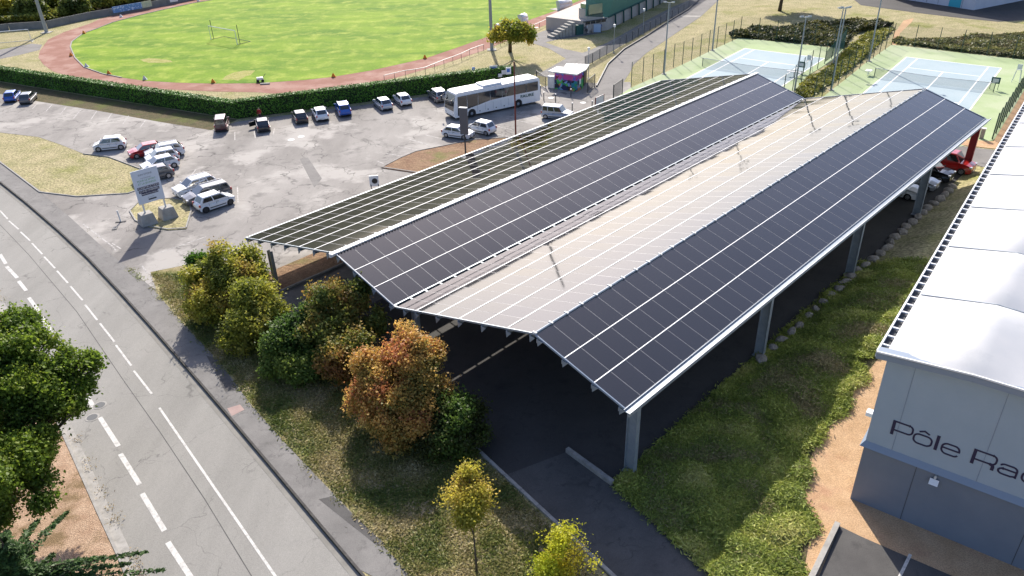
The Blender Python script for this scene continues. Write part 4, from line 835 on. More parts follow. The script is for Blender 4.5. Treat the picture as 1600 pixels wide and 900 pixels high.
# ------------------------------------------------------------------ vehicles
def paint(c, metal=.0): return M_('car_paint', c, rough=.32, metal=metal, coat=1.0, croug=.03)
PW = paint((.72, .73, .74)); PG = paint((.12, .125, .135), .4); PS = paint((.42, .44, .46), .5); PB = paint((.012, .09, .42), .2); PK = paint((.02, .022, .028), .3); PR_ = paint((.42, .012, .012)); PBU = paint((.07, .015, .02), .2); PO = paint((.75, .25, .04)); PSL = paint((.45, .49, .54), .4)
TYPES = {  # profile: length, width, height, belt height, hood end, windscreen base/top, roof end, tail; wheelbase
 'city':  dict(L=3.60, W=1.64, H=1.54, zb=.94, xf=1.80, hood=[(1.80, .55), (1.74, .74), (1.30, .92)], ws=(1.18, .50), rt=(-1.25, -1.62), wb=2.49, fr=1.24),
 'hatch': dict(L=4.05, W=1.75, H=1.46, zb=.93, xf=2.02, hood=[(2.02, .52), (1.95, .74), (1.35, .90)], ws=(1.05, .30), rt=(-1.30, -1.85), wb=2.58, fr=1.27),
 'wagon': dict(L=4.55, W=1.80, H=1.55, zb=.97, xf=2.27, hood=[(2.27, .52), (2.20, .76), (1.50, .94)], ws=(1.25, .45), rt=(-1.95, -2.18), wb=2.75, fr=1.38),
 'suv':   dict(L=4.40, W=1.84, H=1.62, zb=1.03, xf=2.2, hood=[(2.2, .6), (2.12, .86), (1.45, 1.02)], ws=(1.20, .45), rt=(-1.60, -2.08), wb=2.68, fr=1.34),
 'van':   dict(L=4.14, W=1.76, H=1.80, zb=1.05, xf=2.07, hood=[(2.07, .6), (2.0, .86), (1.35, 1.03)], ws=(1.05, .55), rt=(-1.92, -2.02), wb=2.69, fr=1.30),
}
def car(typ, col, loc, rz, label, sc=1.0, group=None, rim='rim', twocol=None, trimd=True, opendoor=False):
    T = TYPES[typ]; o = empty('parked_car', loc, rz, label, 'car' if typ != 'van' else 'van', group, sc)
    L_, W_, H_, zb = T['L'], T['W'], T['H'], T['zb']; xf = T['xf']; xr = xf - L_; fx = T['fr']; rx = fx - T['wb']; wr = .31; ar = .365; zl = .20
    def arch(cx): return [(cx + ar * math.cos(a), max(.30 + ar * math.sin(a), zl)) for a in [math.pi * k / 8 for k in range(-0, 9)]]
    hx = T['hood']; ws0 = T['ws'][0]
    out = [(xf - .02, .30)] + hx + [(ws0 + .02, zb)] + [(.3, zb + .005), (T['rt'][1] + .25, zb + .01), (T['rt'][1] + .03, zb), (xr + .02, .72), (xr, .55), (xr + .06, .28)]
    bot = [(xr + .14, zl)] + [(rx - ar, zl)] + [(x, z) for x, z in arch(rx)[::-1]][1:-1] + [(rx + ar, zl), (fx - ar, zl)] + [(x, z) for x, z in arch(fx)[::-1]][1:-1] + [(fx + ar, zl), (xf - .12, zl)]
    outl = out + bot
    def yy(x, z):
        w_ = W_ / 2; tp = 1 - .16 * max(0, (abs(x - (xf + xr) / 2) - L_ * .36) / (L_ * .14)) ** 1.6
        tu = 1 - .07 * max(0, (z - .62) / .4) - .05 * max(0, (.4 - z) / .3); return w_ * tp * tu
    n = len(outl); b = MB(); vL = [(x, yy(x, z), z) for x, z in outl]; vR = [(x, -yy(x, z), z) for x, z in outl]
    mid = [(x + (.06 if i < 4 else (-.05 if i > len(out) - 5 and i < len(out) else 0)), 0, z + (.025 if i < len(out) and z > .7 else 0)) for i, (x, z) in enumerate(outl)]
    tr = tessellate_polygon([[Vector((x, z, 0)) for x, z in outl]])
    b.v = [*vL, *vR, *mid]
    for t in tr: b.f.append(tuple(t)); b.m.append(0); b.f.append(tuple(n + k for k in t[::-1])); b.m.append(0)
    for i in range(n):
        j = (i + 1) % n; md = 1 if i >= len(out) - 1 else 0
        b.f.append((i, j, 2 * n + j, 2 * n + i)); b.m.append(md); b.f.append((2 * n + i, 2 * n + j, n + j, n + i)); b.m.append(md)
    # cabin
    x0, x1 = T['ws']; x3, x2 = T['rt'][1], T['rt'][0]
    def cs(x, z, f_): return yy(x, .9) * f_
    wb_, wr_ = .985, .80
    c = [(x0, cs(x0, 0, wb_), zb - .02), (x1, cs(x1, 0, wr_), H_ - .06), (x2, cs(x2, 0, wr_), H_ - .07), (x3, cs(x3, 0, wb_), zb - .02)]
    cR = [(x, -y, z) for x, y, z in c]
    xm = (x1 + x2) / 2; ridge = [(x1 - .05, 0, H_ - .02), (xm, 0, H_), (x2 + .03, 0, H_ - .03)]
    sh = [(x1 - .03, c[1][1] * .86, H_ - .025), (x2 + .02, c[2][1] * .86, H_ - .035)]
    b2 = MB(); V = c + cR + ridge + sh + [(x, -y, z) for x, y, z in sh]
    # 0-3 left, 4-7 right, 8-10 ridge, 11,12 left shoulder, 13,14 right shoulder
    F = [(0, 3, 2, 1), (4, 5, 6, 7), (1, 2, 12, 11), (5, 13, 14, 6), (11, 12, 10, 9, 8), (13, 8, 9, 10, 14), (0, 1, 11, 8, 13, 5, 4), (3, 7, 6, 14, 10, 12, 2)]
    b2.add(V, F, 0)
    bo = b.build('body', [col, mt['black']], o, bevel=.035)
    ro = b2.build('roof', twocol or col, o, bevel=.03)
    # glass
    def pane(nm, P4, inset=(.07, .07, .10, .07), nrm_off=.012):
        A, B_, C_, D_ = [Vector(p) for p in P4]
        def pt(u, v): return A.lerp(B_, u).lerp(D_.lerp(C_, u), v)
        n_ = (B_ - A).cross(D_ - A).normalized() * nrm_off
        q = MB(); l, r_, bt, tp = inset; P_ = [pt(l, bt) + n_, pt(1 - r_, bt) + n_, pt(1 - r_, 1 - tp) + n_, pt(l, 1 - tp) + n_]
        q.poly(P_); return q.build(nm, mt['glass'], o)
    pane('windscreen', [cR[0], c[0], c[1], cR[1]], (.07, .07, .06, .05))
    pane('rear_window', [c[3], cR[3], cR[2], c[2]], (.1, .1, .12, .1))
    for sgn, cc in ((1, c), (-1, cR)):
        A, B_, C_, D_ = [Vector(p) for p in cc]  # front base, front top, rear top, rear base
        nwin = 3 if typ in ('wagon', 'van', 'suv') else 2
        cuts = {2: [(.04, .50), (.54, .93)], 3: [(.03, .36), (.40, .68), (.72, .95)]}[nwin]
        for (u0, u1) in cuts:
            def pt(u, v): return A.lerp(D_, u).lerp(B_.lerp(C_, u), v)
            nn = (D_ - A).cross(B_ - A).normalized(); nn = nn if nn.y * sgn > 0 else -nn
            q = MB(); P_ = [pt(u0, .13) + nn * .012, pt(u1, .13) + nn * .012, pt(u1, .88) + nn * .012, pt(u0 + (0 if u0 > .1 else .02), .88) + nn * .012]
            q.poly(P_ if sgn < 0 else P_[::-1]); q.build('side_window', mt['glass'], o)
    for cx in (fx, rx):
        for sgn in (1, -1):
            y0 = sgn * (yy(cx, .5) - .10)
            wh = bpy.data.objects.new('wheel', None); COL.objects.link(wh); wh.parent = o; wh.location = (cx, y0, wr)
            q = MB(); q.tube([(0, -.09 * sgn, 0), (0, .07 * sgn, 0), (0, .095 * sgn, 0)], [wr, wr, wr * .9], 18); q.build('tyre', mt['rubber'], wh)
            q = MB(); q.tube([(0, .09 * sgn, 0), (0, .104 * sgn, 0)], [wr * .66, wr * .62], 14)
            q.build('rim', mt[rim], wh)
            q = MB()
            for k in range(5):
                a = k * 1.2566; q.add([(.05 * math.cos(a + 1.2), .106 * sgn, .05 * math.sin(a + 1.2)), (.17 * math.cos(a + .4), .106 * sgn, .17 * math.sin(a + .4)), (.17 * math.cos(a + .85), .106 * sgn, .17 * math.sin(a + .85))], [(0, 1, 2)])
            q.build('rim_openings', mt['rubber'], wh)
    for sgn in (1, -1):
        q = MB(); yh = sgn * (W_ * .5 * .80); q.box((xf - .10, yh, hx[1][1] - .05), (.22, .26, .14)); q.build('headlight', mt['lamp'], o, bevel=.02)
        q = MB(); q.box((xr + .07, sgn * W_ * .5 * .84, zb - .14), (.16, .16, .26)); q.build('tail_light', mt['tail'], o, bevel=.02)
        q = MB(); q.box((x0 - .12, sgn * (W_ / 2 + .04), zb + .08), (.12, .18, .13)); q.build('wing_mirror', col, o, bevel=.02)
    q = MB(); q.box((xf + .0, 0, .50), (.06, W_ * .55, .16)); q.build('grille', mt['black'], o)
    for bx_, bz_ in ((xf - .03, .30), (xr + .05, .33)): q = MB(); q.box((bx_, 0, bz_), (.10, W_ * .78, .12)); q.build('bumper', mt['black'], o, bevel=.02)
    q = MB(); q.box((xr - .005, 0, .60), (.03, .5, .11)); q.build('number_plate', mt['white'], o)
    q = MB(); q.box((xf + .035, 0, .42), (.03, .5, .11)); q.build('number_plate', mt['white'], o)
    if trimd:
        for sgn in (1, -1):
            q = MB(); q.box(((fx + rx) / 2, sgn * (yy(0, .42) + .005), .40), (T['wb'] - 2 * ar - .15, .03, .08)); q.build('side_trim', mt['black'], o)
    for sgn in (1, -1):
        for xs_ in ((x0 - .05), (x0 + x3) / 2 + .12, rx + ar + .04):
            q = MB(); yv = yy(xs_, .7) ; q.box((xs_, sgn * (yv + .0), .66), (.016, .02, .50)); q.build('door_seam', mt['black'], o)
        q = MB(); q.box(((x0 + x3) / 2 + .28, sgn * (yy(0, .85) + .01), .83), (.16, .03, .03)); q.build('door_handle', mt['fdark'], o)
    if typ in ('suv', 'wagon'):
        for sgn in (1, -1):
            q = MB(); q.bar((x1 - .1, sgn * c[1][1] * .9, H_ + .02), (x2 + .1, sgn * c[1][1] * .9, H_ + .0), .04, .05); q.build('roof_rail', mt['alu'], o)
    if opendoor:
        q = MB(); q.bar((fx - .35, W_ / 2, .62), (fx - .75, W_ / 2 + .85, .62), .08, .62); q.build('open_door', col, o, bevel=.02)
    return o
def carw(typ, col, fpx, rpx, side, label, sc=.83, **k):
    """place by ground contact of the near wheels; side = which side of the car faces the camera"""
    F = G(*fpx, .01); Rr = G(*rpx, .01); d = (F - Rr).normalized(); T = TYPES[typ]
    lat = Vector((-d.y, d.x, 0)) * (1 if side == 'L' else -1)
    mid = (F + Rr) / 2 - lat * (T['W'] / 2 - .05) * sc; off = (T['fr'] - T['wb'] / 2) * sc
    p = mid - d * off; return car(typ, col, (p.x, p.y, .014), math.atan2(d.y, d.x), label, sc, **k)
def carr(typ, col, rear, toward, label, sc=.83, z=.014, **k):
    A = G(*rear, .01); B_ = G(*toward, .01); d = (B_ - A).normalized(); T = TYPES[typ]
    p = A - d * (T['xf'] - T['L']) * sc; return car(typ, col, (p.x, p.y, z), math.atan2(d.y, d.x), label, sc, **k)
g1, g2, g3 = 'cars parked nose to the hedge', 'cars parked behind the notice board', 'cars parked near the bus'
carw('city', PW, (361.3, 320.4), (323, 333), 'R', 'small white hatchback with black side strip, nearest of the three beside the notice board', .87, group=g2, rim='darkrim')
carw('wagon', PG, (304, 323), (356, 308.5), 'L', 'dark grey estate car squeezed between a white hatchback and a white crossover', .86, group=g2, trimd=False)
carw('suv', PW, (288, 311), (338, 296), 'L', 'white crossover with black window band, rear of the three beside the notice board', .84, group=g2)
carw('hatch', PG, (225, 288), (265.5, 278.5), 'L', 'grey hatchback half hidden behind the notice board', .84, group=g2)
carw('hatch', PW, (236, 271), (274, 262), 'L', 'white hatchback just behind the grey one, lowest of three stacked white cars', .82, group=g2)
carw('city', PW, (238, 260), (277, 252), 'L', 'white small car, middle of the three white cars parked side by side', .84, group=g2)
carw('suv', PW, (240, 251.5), (281, 244), 'L', 'white crossover beside the red car, farthest of three white cars', .82, group=g2)
carw('hatch', PR_, (215.5, 248.4), (250, 241.5), 'L', 'red hatchback parked at the edge of the meadow', .82, group=g2)
carw('city', PW, (155.5, 237.7), (189.5, 234), 'L', 'lone white hatchback at the far end beside the dry meadow', .84, group=g2)
carr('hatch', PB, (16, 161.5), (25.5, 151), 'bright blue hatchback at the far left next to the hedge', .8, group=g1)
carr('hatch', PG, (40, 164.5), (50, 154), 'dark grey hatchback beside the bright blue one at the far left', .8, group=g1)
carr('van', PBU, (346.5, 207.5), (350, 190), 'dark maroon people carrier parked by the bend in the hedge', .8, group=g1)
carr('hatch', PK, (413.5, 208), (409, 190), 'black hatchback with its left door standing open', .8, group=g1, opendoor=True)
carr('hatch', PK, (473.5, 195), (464, 179), 'black hatchback left of a white one in the hedge row', .8, group=g1)
carr('hatch', PW, (505.5, 191), (495, 174), 'white hatchback between a black car and a blue car', .84, group=g1)
carr('suv', PB, (541, 183.5), (531, 167), 'blue crossover in the middle of the hedge row', .8, group=g1)
carr('hatch', PSL, (606.5, 174), (592, 163), 'silver hatchback paired with a white one near the bus', .82, group=g1)
carr('hatch', PW, (636.5, 167), (624, 157), 'white hatchback with dark rear window, last before the gap by the bus', .82, group=g1)
carr('suv', PG, (692, 162), (678, 151), 'grey crossover just left of the bus front', .82, group=g1, twocol=PS)
carr('hatch', PO, (741, 157), (727, 146), 'orange car hidden behind the bus', .84, group=g1)
carw('hatch', PW, (725, 219), (697, 215), 'R', 'white hatchback facing right beside the tall grey sign post', .80, group=g3)
carw('city', PW, (733, 206.5), (760.7, 212.7), 'L', 'white rounded small car parked behind the white hatchback near the bus', .84, group=g3)
carw('van', PSL, (881.3, 188.7), (852.7, 186), 'R', 'pale silver blue family van in front of the painted kiosk', .79, group=g3, trimd=True)
def undercar(typ, col, s, tn, label, sc=.88):
    T = TYPES[typ]; p = ST(s, tn - T['xf'] * sc); car(typ, col, (p.x, p.y, .02), math.atan2(CW.y, CW.x), label, sc, group='cars parked under the carport')
undercar('van', PR_, 50.2, 16.1, 'red van nosing out from under the far end of the carport', .95)
undercar('suv', PK, 47.3, 15.3, 'black car beside the red van under the carport')
undercar('hatch', PS, 44.6, 15.0, 'silver car half hidden by the fourth carport column')
undercar('suv', PW, 41.9, 14.6, 'white car in the shade left of the fourth carport column')
# ------------------------------------------------------------------ coach
def coach():
    F = G(737.4, 183.3); Rr = G(809.6, 168); d = (F - Rr).normalized()
    o = empty('coach', Rr, math.atan2(d.y, d.x), 'long white coach with dark window band and FAURE lettering', 'coach', sc=.9)
    # local: x forward, origin at near (left) rear wheel; left side faces +y ... near side is the left side of the coach
    W_ = 2.5; xr = -3.3; xf = 9.0; H_ = 3.25; zl = .32; y1 = .08; y0 = y1 - W_
    fx = F and (F - Rr).length / .9; rx = 0
    ar = .56
    def arch(cx): return [(cx + ar * math.cos(a), max(.50 + ar * math.sin(a), zl)) for a in [math.pi * k / 8 for k in range(9)]]
    outl = [(xf, .45), (xf + .02, 1.2), (xf - .12, 2.3), (xf - .42, H_ - .1), (xf - .8, H_), (xr + .3, H_), (xr + .05, H_ - .2), (xr, 1.5), (xr + .05, zl + .1), (xr + .15, zl), (rx - ar, zl)] + arch(rx)[::-1][1:-1] + [(rx + ar, zl), (fx - ar, zl)] + arch(fx)[::-1][1:-1] + [(fx + ar, zl), (xf - .1, zl)]
    n = len(outl); b = MB()
    def tw(z): return .0 if z < 2.9 else .12
    b.v = [(x, y1 - tw(z), z) for x, z in outl] + [(x, y0 + tw(z), z) for x, z in outl]
    for t in tessellate_polygon([[Vector((x, z, 0)) for x, z in outl]]): b.f += [tuple(t), tuple(n + k for k in t[::-1])]; b.m += [0, 0]
    for i in range(n):
        j = (i + 1) % n; b.f.append((i, j, n + j, n + i)); b.m.append(1 if i >= 9 else 0)
    b.build('body', [mt['white'], mt['black']], o, bevel=.06)
    # side windows as separate panes on both sides with sweeping lower edge at the front
    xs = [xr + .35, xr + 2.1, xr + 3.9, xr + 5.6, xr + 7.3, xr + 9.0, xr + 10.5]
    for sy, yv in ((1, y1 + .014), (-1, y0 - .014)):
        for i in range(6):
            a, c = xs[i] + .02, xs[i + 1] - .02; zb_ = 1.72 if i < 4 else (1.66 if i == 4 else 1.38); zb2 = 1.72 if i < 3 else (1.66 if i == 3 else (1.38 if i == 4 else 1.15))
            q = MB(); P_ = [(a, yv, zb_), (c, yv, zb2), (c, yv, 2.82), (a, yv, 2.82)]; q.poly(P_ if sy < 0 else P_[::-1]); q.build('side_window', mt['glass'], o)
        q = MB(); P_ = [(xs[6] + .03, yv, .55), (xf - .45, yv, .55), (xf - .55, yv, 2.82), (xs[6] + .03, yv, 2.82)]; q.poly(P_ if sy < 0 else P_[::-1]); q.build('door' if sy > 0 else 'driver_window', mt['glass'], o)
        for k in range(4):
            q = MB(); q.box((fx - 1.1 - k * 1.15, yv, .62), (.12, .02, .12)); q.build('hatch_lock', mt['black'], o)
        for k in range(5):
            q = MB(); q.box((fx - .8 - k * 1.1, yv - sy * .006, 1.0), (.02, .012, .85)); q.build('hatch_joint', mt['polegrey'], o)
    q = MB(); P_ = [(xf + .045, y0 + .12, 1.15), (xf + .045, y1 - .12, 1.15), (xf - .085, y1 - .12, 2.3), (xf - .36, y1 - .16, 2.98), (xf - .36, y0 + .16, 2.98), (xf - .085, y0 + .12, 2.3)]; q.add(P_, [(0, 1, 2, 5), (5, 2, 3, 4)]); q.build('windscreen', mt['glass'], o)
    q = MB(); P_ = [(xr - .02, y1 - .2, 1.75), (xr - .02, y0 + .2, 1.75), (xr + .02, y0 + .2, 2.85), (xr + .02, y1 - .2, 2.85)]; q.add(P_, [(0, 1, 2, 3)]); q.build('rear_window', mt['glass'], o)
    for k in (-1, 1):
        q = MB(); q.box((xf - .02, (y0 + y1) / 2 + k * .95, .72), (.1, .4, .2)); q.build('headlight', mt['lamp'], o, bevel=.03)
        q = MB(); q.bar((xf - .1, (y0 + y1) / 2 + k * 1.2, 2.75), (xf + .3, (y0 + y1) / 2 + k * 1.3, 2.6), .05); q.box((xf + .3, (y0 + y1) / 2 + k * 1.32, 2.3), (.12, .18, .5)); q.build('wing_mirror', mt['black'], o)
    q = MB(); q.box((xf, (y0 + y1) / 2, .42), (.12, 1.5, .14)); q.build('grille', mt['black'], o)
    q = MB(); q.box((3.4, (y0 + y1) / 2, H_ + .12), (2.7, 1.8, .24)); q.build('roof_unit', mt['white'], o, bevel=.08)
    for hx_ in (6.8, -1.3): q = MB(); q.box((hx_, (y0 + y1) / 2, H_ + .03), (.9, .8, .07)); q.build('roof_hatch', mt['white'], o, bevel=.02)
    for cx in (fx, rx):
        for sy in (1, -1):
            wh = bpy.data.objects.new('wheel', None); COL.objects.link(wh); wh.parent = o; wh.location = (cx, (y1 - .14) if sy > 0 else (y0 + .14), .49)
            q = MB(); q.tube([(0, -.12 * sy, 0), (0, .12 * sy, 0)], .49, 22); q.build('tyre', mt['rubber'], wh)
            q = MB(); q.tube([(0, .11 * sy, 0), (0, .135 * sy, 0), (0, .11 * sy, 0)], [.30, .26, .1], 16); q.build('rim', mt['galv'], wh)
    text('FAURE', .50, o, mt['greendoor'], (xr + 3.0, y1 + .016, 1.15), (R(90), 0, R(180)), sx=1.35, off=.012)
coach()
# ------------------------------------------------------------------ notice board on concrete blocks
nb = empty('notice_board', G(232, 340), 0, 'tilted white site notice board on two posts set in concrete blocks', 'notice board')
Lb1 = G(234, 352); Lb2 = G(266, 342)
ax = (Lb2 - Lb1).normalized(); rot = math.atan2(ax.y, ax.x)
nb.location = Lb1; nb.rotation_euler = (0, 0, rot); sp = (Lb2 - Lb1).length
for k, x in enumerate((0, sp)):
    q = MB(); q.add([(x - .62, -.3, .08), (x + .62, -.3, .08), (x + .62, .9, .08), (x - .62, .9, .08), (x - .46, -.12, 1.0), (x + .46, -.12, 1.0), (x + .46, .72, 1.0), (x - .46, .72, 1.0)], [(0, 1, 5, 4), (1, 2, 6, 5), (2, 3, 7, 6), (3, 0, 4, 7), (4, 5, 6, 7)]); q.build('concrete_block', mt['concrete'], nb, bevel=.02)
    q = MB(); q.bar((x, .3, .95), (x - .02, .3, 4.3), .12, .08); q.build('post', mt['offwhite'], nb)
q = MB(); q.box((sp / 2 - .08, .22, 3.15), (2.05, .05, 2.75)); q.build('board', M_('board_white', (.62, .66, .72), rough=.5), nb)
def bt(s, size, x, z, m, **k): return text(s, size, nb, m, (sp / 2 - .08 + x, .188, z), (R(90), 0, 0), align='CENTER', depth=.002, **k)
lg = M_('print_grey', (.18, .2, .22), rough=.6); lgreen = M_('print_green', (.16, .38, .20), rough=.6)
bt('SUN STONE', .20, 0, 4.05, lg); bt('POUR LE SPORT', .20, 0, 3.57, lgreen); bt('ET LA JEUNESSE', .20, 0, 3.33, lgreen); bt('Ici prochainement', .11, 0, 3.80, lg)
for z, wd in ((2.98, 1.7), (2.70, 1.6), (2.47, 1.3)):
    q = MB(); q.box((sp / 2 - .08, .190, z + .07), (wd, .012, .22)); q.build('printed_bar', mt['navy'], nb)
bt('CONSTRUCTION', .21, 0, 2.99, mt['white']).location.y = .181; bt("D'UNE OMBRIÈRE", .19, 0, 2.71, mt['white']).location.y = .181; bt('PHOTOVOLTAÏQUE', .14, 0, 2.49, mt['white']).location.y = .181
bt('sur ce site', .12, 0, 2.18, lg); q = MB(); q.box((sp / 2, .19, 2.03), (.62, .012, .11)); q.build('printed_bar', mt['fdark'], nb)
# yellow marker, broken post stump, litter
q = MB(); p = G(225, 353); o = empty('warning_marker', p, 0.4, 'small orange diamond marker leaning at the kerb of the grass island', 'marker')
q.add([(0, 0, .1), (.22, 0, .42), (0, 0, .95), (-.22, 0, .42), (0, .03, .1), (.22, .03, .42), (0, .03, .95), (-.22, .03, .42)], [(0, 1, 2, 3), (7, 6, 5, 4), (0, 4, 5, 1), (1, 5, 6, 2), (2, 6, 7, 3), (3, 7, 4, 0)]); q.build('diamond_plate', mt['orange'], o)
q = MB(); q.bar((0, .03, 0), (0, .03, .5), .05); q.build('post', mt['fdark'], o)
o = empty('post_stump', G(189, 347), .2, 'leaning pale post stump with fallen dark base on the cracked asphalt', 'post')
q = MB(); q.bar((0, 0, 0), (-.05, .1, 1.0), .10); q.build('post', mt['offwhite'], o)
q = MB(); q.box((0, 0, .03), (.8, .18, .07)); q.build('base_plate', mt['black'], o); q = MB(); q.box((-.2, -1.2, .03), (.35, .55, .06)); q.build('loose_plate', mt['fdark'], o)
# ------------------------------------------------------------------ poles
def dirpx(a, b_): d = G(*b_) - G(*a); return math.atan2(d.y, d.x)
o = empty('sign_totem', G(728, 246), R(-20), 'tall dark totem sign on a single post beside the white hatchback', 'sign')
q = MB(); q.tube([(0, 0, 0), (0, 0, 2.3)], .08, 8); q.build('post', mt['fdark'], o)
q = MB(); q.box((0, 0, 3.55), (.75, .28, 2.5)); q.build('sign_box', M_('totem_grey', (.10, .10, .11), rough=.5), o, bevel=.02)
q = MB(); q.box((0, 0, 4.83), (.78, .31, .06)); q.build('cap', mt['offwhite'], o)
o = empty('red_pole', G(806, 215), 0, 'slim rust red pole standing in front of the coach', 'pole')
q = MB(); q.tube([(0, 0, 0), (0, 0, 7.6)], [.085, .06], 8); q.build('shaft', mt['rust'], o); q = MB(); q.cyl((0, 0, 0), .16, .1, 10); q.build('base', mt['fdark'], o)
o = empty('display_board', G(587, 303), R(10), 'small square white board with a dark round disc beyond the carport edge', 'sign')
q = MB(); q.box((0, 0, 1.2), (.78, .06, .95)); q.build('board', mt['white'], o)
q = MB(); q.tube([(.05, -.05, 1.2), (.05, -.035, 1.2)], .24, 18); q.build('disc', mt['black'], o)
for x in (-.3, .32): q = MB(); q.bar((x, 0, 0), (x, 0, .9), .07); q.build('leg', mt['fdark'], o)
def lamp_mast(name, base, h, label, heads=0, rad=.12, group=None, arm=0, m=None):
    o = empty(name, G(*base), 0, label, 'light mast' if heads else 'mast', group)
    q = MB(); q.tube([(0, 0, 0), (0, 0, h)], [rad, rad * .55], 10); q.build('shaft', m or mt['polegrey'], o)
    q = MB(); q.box((0, 0, .04), (rad * 5, rad * 5, .08)); q.build('base', mt['concrete'], o)
    if heads:
        q = MB(); q.bar((-.55, 0, h), (.55, 0, h), .06); q.build('cross_arm', mt['polegrey'], o)
        for k in range(heads):
            x = -.45 + .9 * k / max(heads - 1, 1); q = MB(); q.box((x, -.18 if k % 2 else .14, h + .08), (.36, .36, .14), X=(1, 0, 0), Y=(0, .9, -.3), Z=(0, .3, .9)); q.build('floodlight', mt['offwhite'], o, bevel=.02)
    return o
tg = 'light masts of the tennis courts'
lamp_mast('floodlight_mast', (73, 51), 18, 'tall grey floodlight mast on the grass inside the stadium wall at the left', 0, .30)
lamp_mast('floodlight_mast', (768.5, 78), 18, 'tall grey floodlight mast beside the forked tree by the track', 0, .26)
lamp_mast('court_mast', (1037.5, 116), 8.6, 'slim light mast on the road side of the left tennis court near its gate', 2, .11, tg)
lamp_mast('court_mast', (1113, 79), 11, 'slim light mast halfway along the road side of the left tennis court', 2, .11, tg)
lamp_mast('court_mast', (1241, 144), 8.3, 'light mast with twin lamp heads at the near right corner of the left court', 3, .11, tg)
lamp_mast('court_mast', (1302, 101), 6.9, 'light mast with lamp cluster between the courts, farther of the close pair', 3, .11, tg)
lamp_mast('court_mast', (1298.5, 141), 9.1, 'light mast between the courts, nearer of the close pair', 3, .11, tg)
lamp_mast('court_mast', (1357.5, 96), 11, 'slim light mast at the far left side of the right tennis court', 2, .11, tg)
for i, (b_, h_) in enumerate([((919, 122), 3.4), ((958.7, 83), 3.5), ((1004.4, 54), 3.4), ((1046, 32), 3.4)]):
    o = lamp_mast('path_lamp', b_, h_, ['path lamp standing just right of the painted kiosk', 'path lamp beside the bend of the access road', 'path lamp halfway up the access road opposite the stand', 'path lamp at the top of the fenced lane'][i], 0, .055, 'lamps along the access road')
    q = MB(); q.tube([(0, 0, h_), (0, 0, h_ + .35), (0, 0, h_ + .4)], [.14, .17, .05], 10); q.build('lantern', mt['white'], o)
# ------------------------------------------------------------------ fences
def fence(name, posts, h, label, m_post, m_mesh, rad=.045, group=None, step=None, rail=False, mesh=True, z0=.05):
    P = [G(*p) for p in posts]
    if step:
        out = []
        for a, c in zip(P[:-1], P[1:]):
            n = max(1, round((c - a).length / step)); out += [a.lerp(c, i / n) for i in range(n)]
        P = out + [P[-1]]
    o = empty(name, P[0], 0, label, 'fence' if h > 1.3 else 'railing', group); R0 = P[0]
    pm = None
    for p in P:
        if pm is None:
            q = MB(); q.tube([(0, 0, 0), (0, 0, h)], rad, 6); pm = q.mesh('post', m_post)
        po = ln(pm, 'post', o); po.location = p - R0
    if mesh:
        for a, c in zip(P[:-1], P[1:]):
            a = a - R0; c = c - R0; q = MB(); q.poly([(a.x, a.y, z0), (c.x, c.y, z0), (c.x, c.y, h), (a.x, a.y, h)]); q.build('mesh_panel', m_mesh, o)
    if rail:
        q = MB()
        for a, c in zip(P[:-1], P[1:]): q.bar(a - R0 + Vector((0, 0, h)), c - R0 + Vector((0, 0, h)), .06)
        q.build('rail', mt['polegrey'], o)
    return o
fg = 'fences round the tennis courts'
fence('court_fence', [(986, 136), (1004, 127.5), (1019, 122.5), (1036, 115), (1052, 105), (1066, 101), (1080, 95), (1093.6, 88.7), (1106.6, 82), (1119.6, 75.7), (1132, 70), (1144, 65), (1155.7, 59)], 3, 'green mesh fence along the road side of the left tennis court', mt['fgreen'], mt['mesh'], group=fg)
fence('court_fence', [(1155.7, 59), (1184, 61), (1212, 65), (1240, 68), (1271, 71), (1302, 74.5), (1318, 77)], 3, 'green mesh fence across the far end of the left tennis court', mt['fgreen'], mt['mesh'], group=fg)
fence('court_fence', [(1318, 77), (1309, 84), (1299, 92), (1288, 100), (1277, 108), (1265, 117), (1252, 129), (1238, 142), (1222, 158), (1205, 172)], 3, 'green mesh fence on the right side of the left tennis court', mt['fgreen'], mt['mesh'], group=fg)
fence('court_fence', [(1393, 70.6), (1383, 78), (1374, 85), (1364, 91.7), (1354, 99), (1343, 108), (1332, 115.5), (1321, 124), (1309, 134), (1297, 142.5), (1284, 151), (1270, 162)], 3, 'green mesh fence on the left side of the right tennis court', mt['fgreen'], mt['mesh'], group=fg)
fence('court_fence', [(1393, 70.6), (1427.7, 73.8), (1464, 78.7), (1501, 82.7), (1541, 87), (1582, 92), (1625, 97)], 3, 'green mesh fence across the far end of the right tennis court', mt['fgreen'], mt['mesh'], group=fg)
fence('court_fence', [(1625, 97), (1550, 218)], 2.6, 'dense green mesh fence between the right tennis court and the white hall roof', mt['fgreen'], meshmat('dense_mesh', (.02, .09, .06), .45), group=fg, step=2.0, rad=.06)
o = empty('wind_screen', G(1318, 78), 0, 'teal wind screen hung on the corner of the left court fence', 'wind screen')
q = MB(); a = G(1318, 78) - G(1318, 78); c = G(1288, 100) - G(1318, 78); q.poly([(a.x, a.y, .2), (c.x, c.y, .2), (c.x, c.y, 1.6), (a.x, a.y, 2.8)]); q.build('cloth', mt['screen'], o)
fence('lane_fence', [(914, 104), (925.6, 98.7), (937, 92), (948, 85.6), (958.7, 80), (968.5, 73.7), (978, 68), (988, 63), (997, 58), (1006, 53), (1015.6, 48), (1024, 43), (1032, 39), (1041, 33), (1050, 29), (1060, 24), (1068, 19), (1076, 13), (1090, 3), (1110, -10)], 1.35, 'grey mesh fence with dark posts between the lane and the access road', mt['fdark'], mt['meshgrey'], .05)
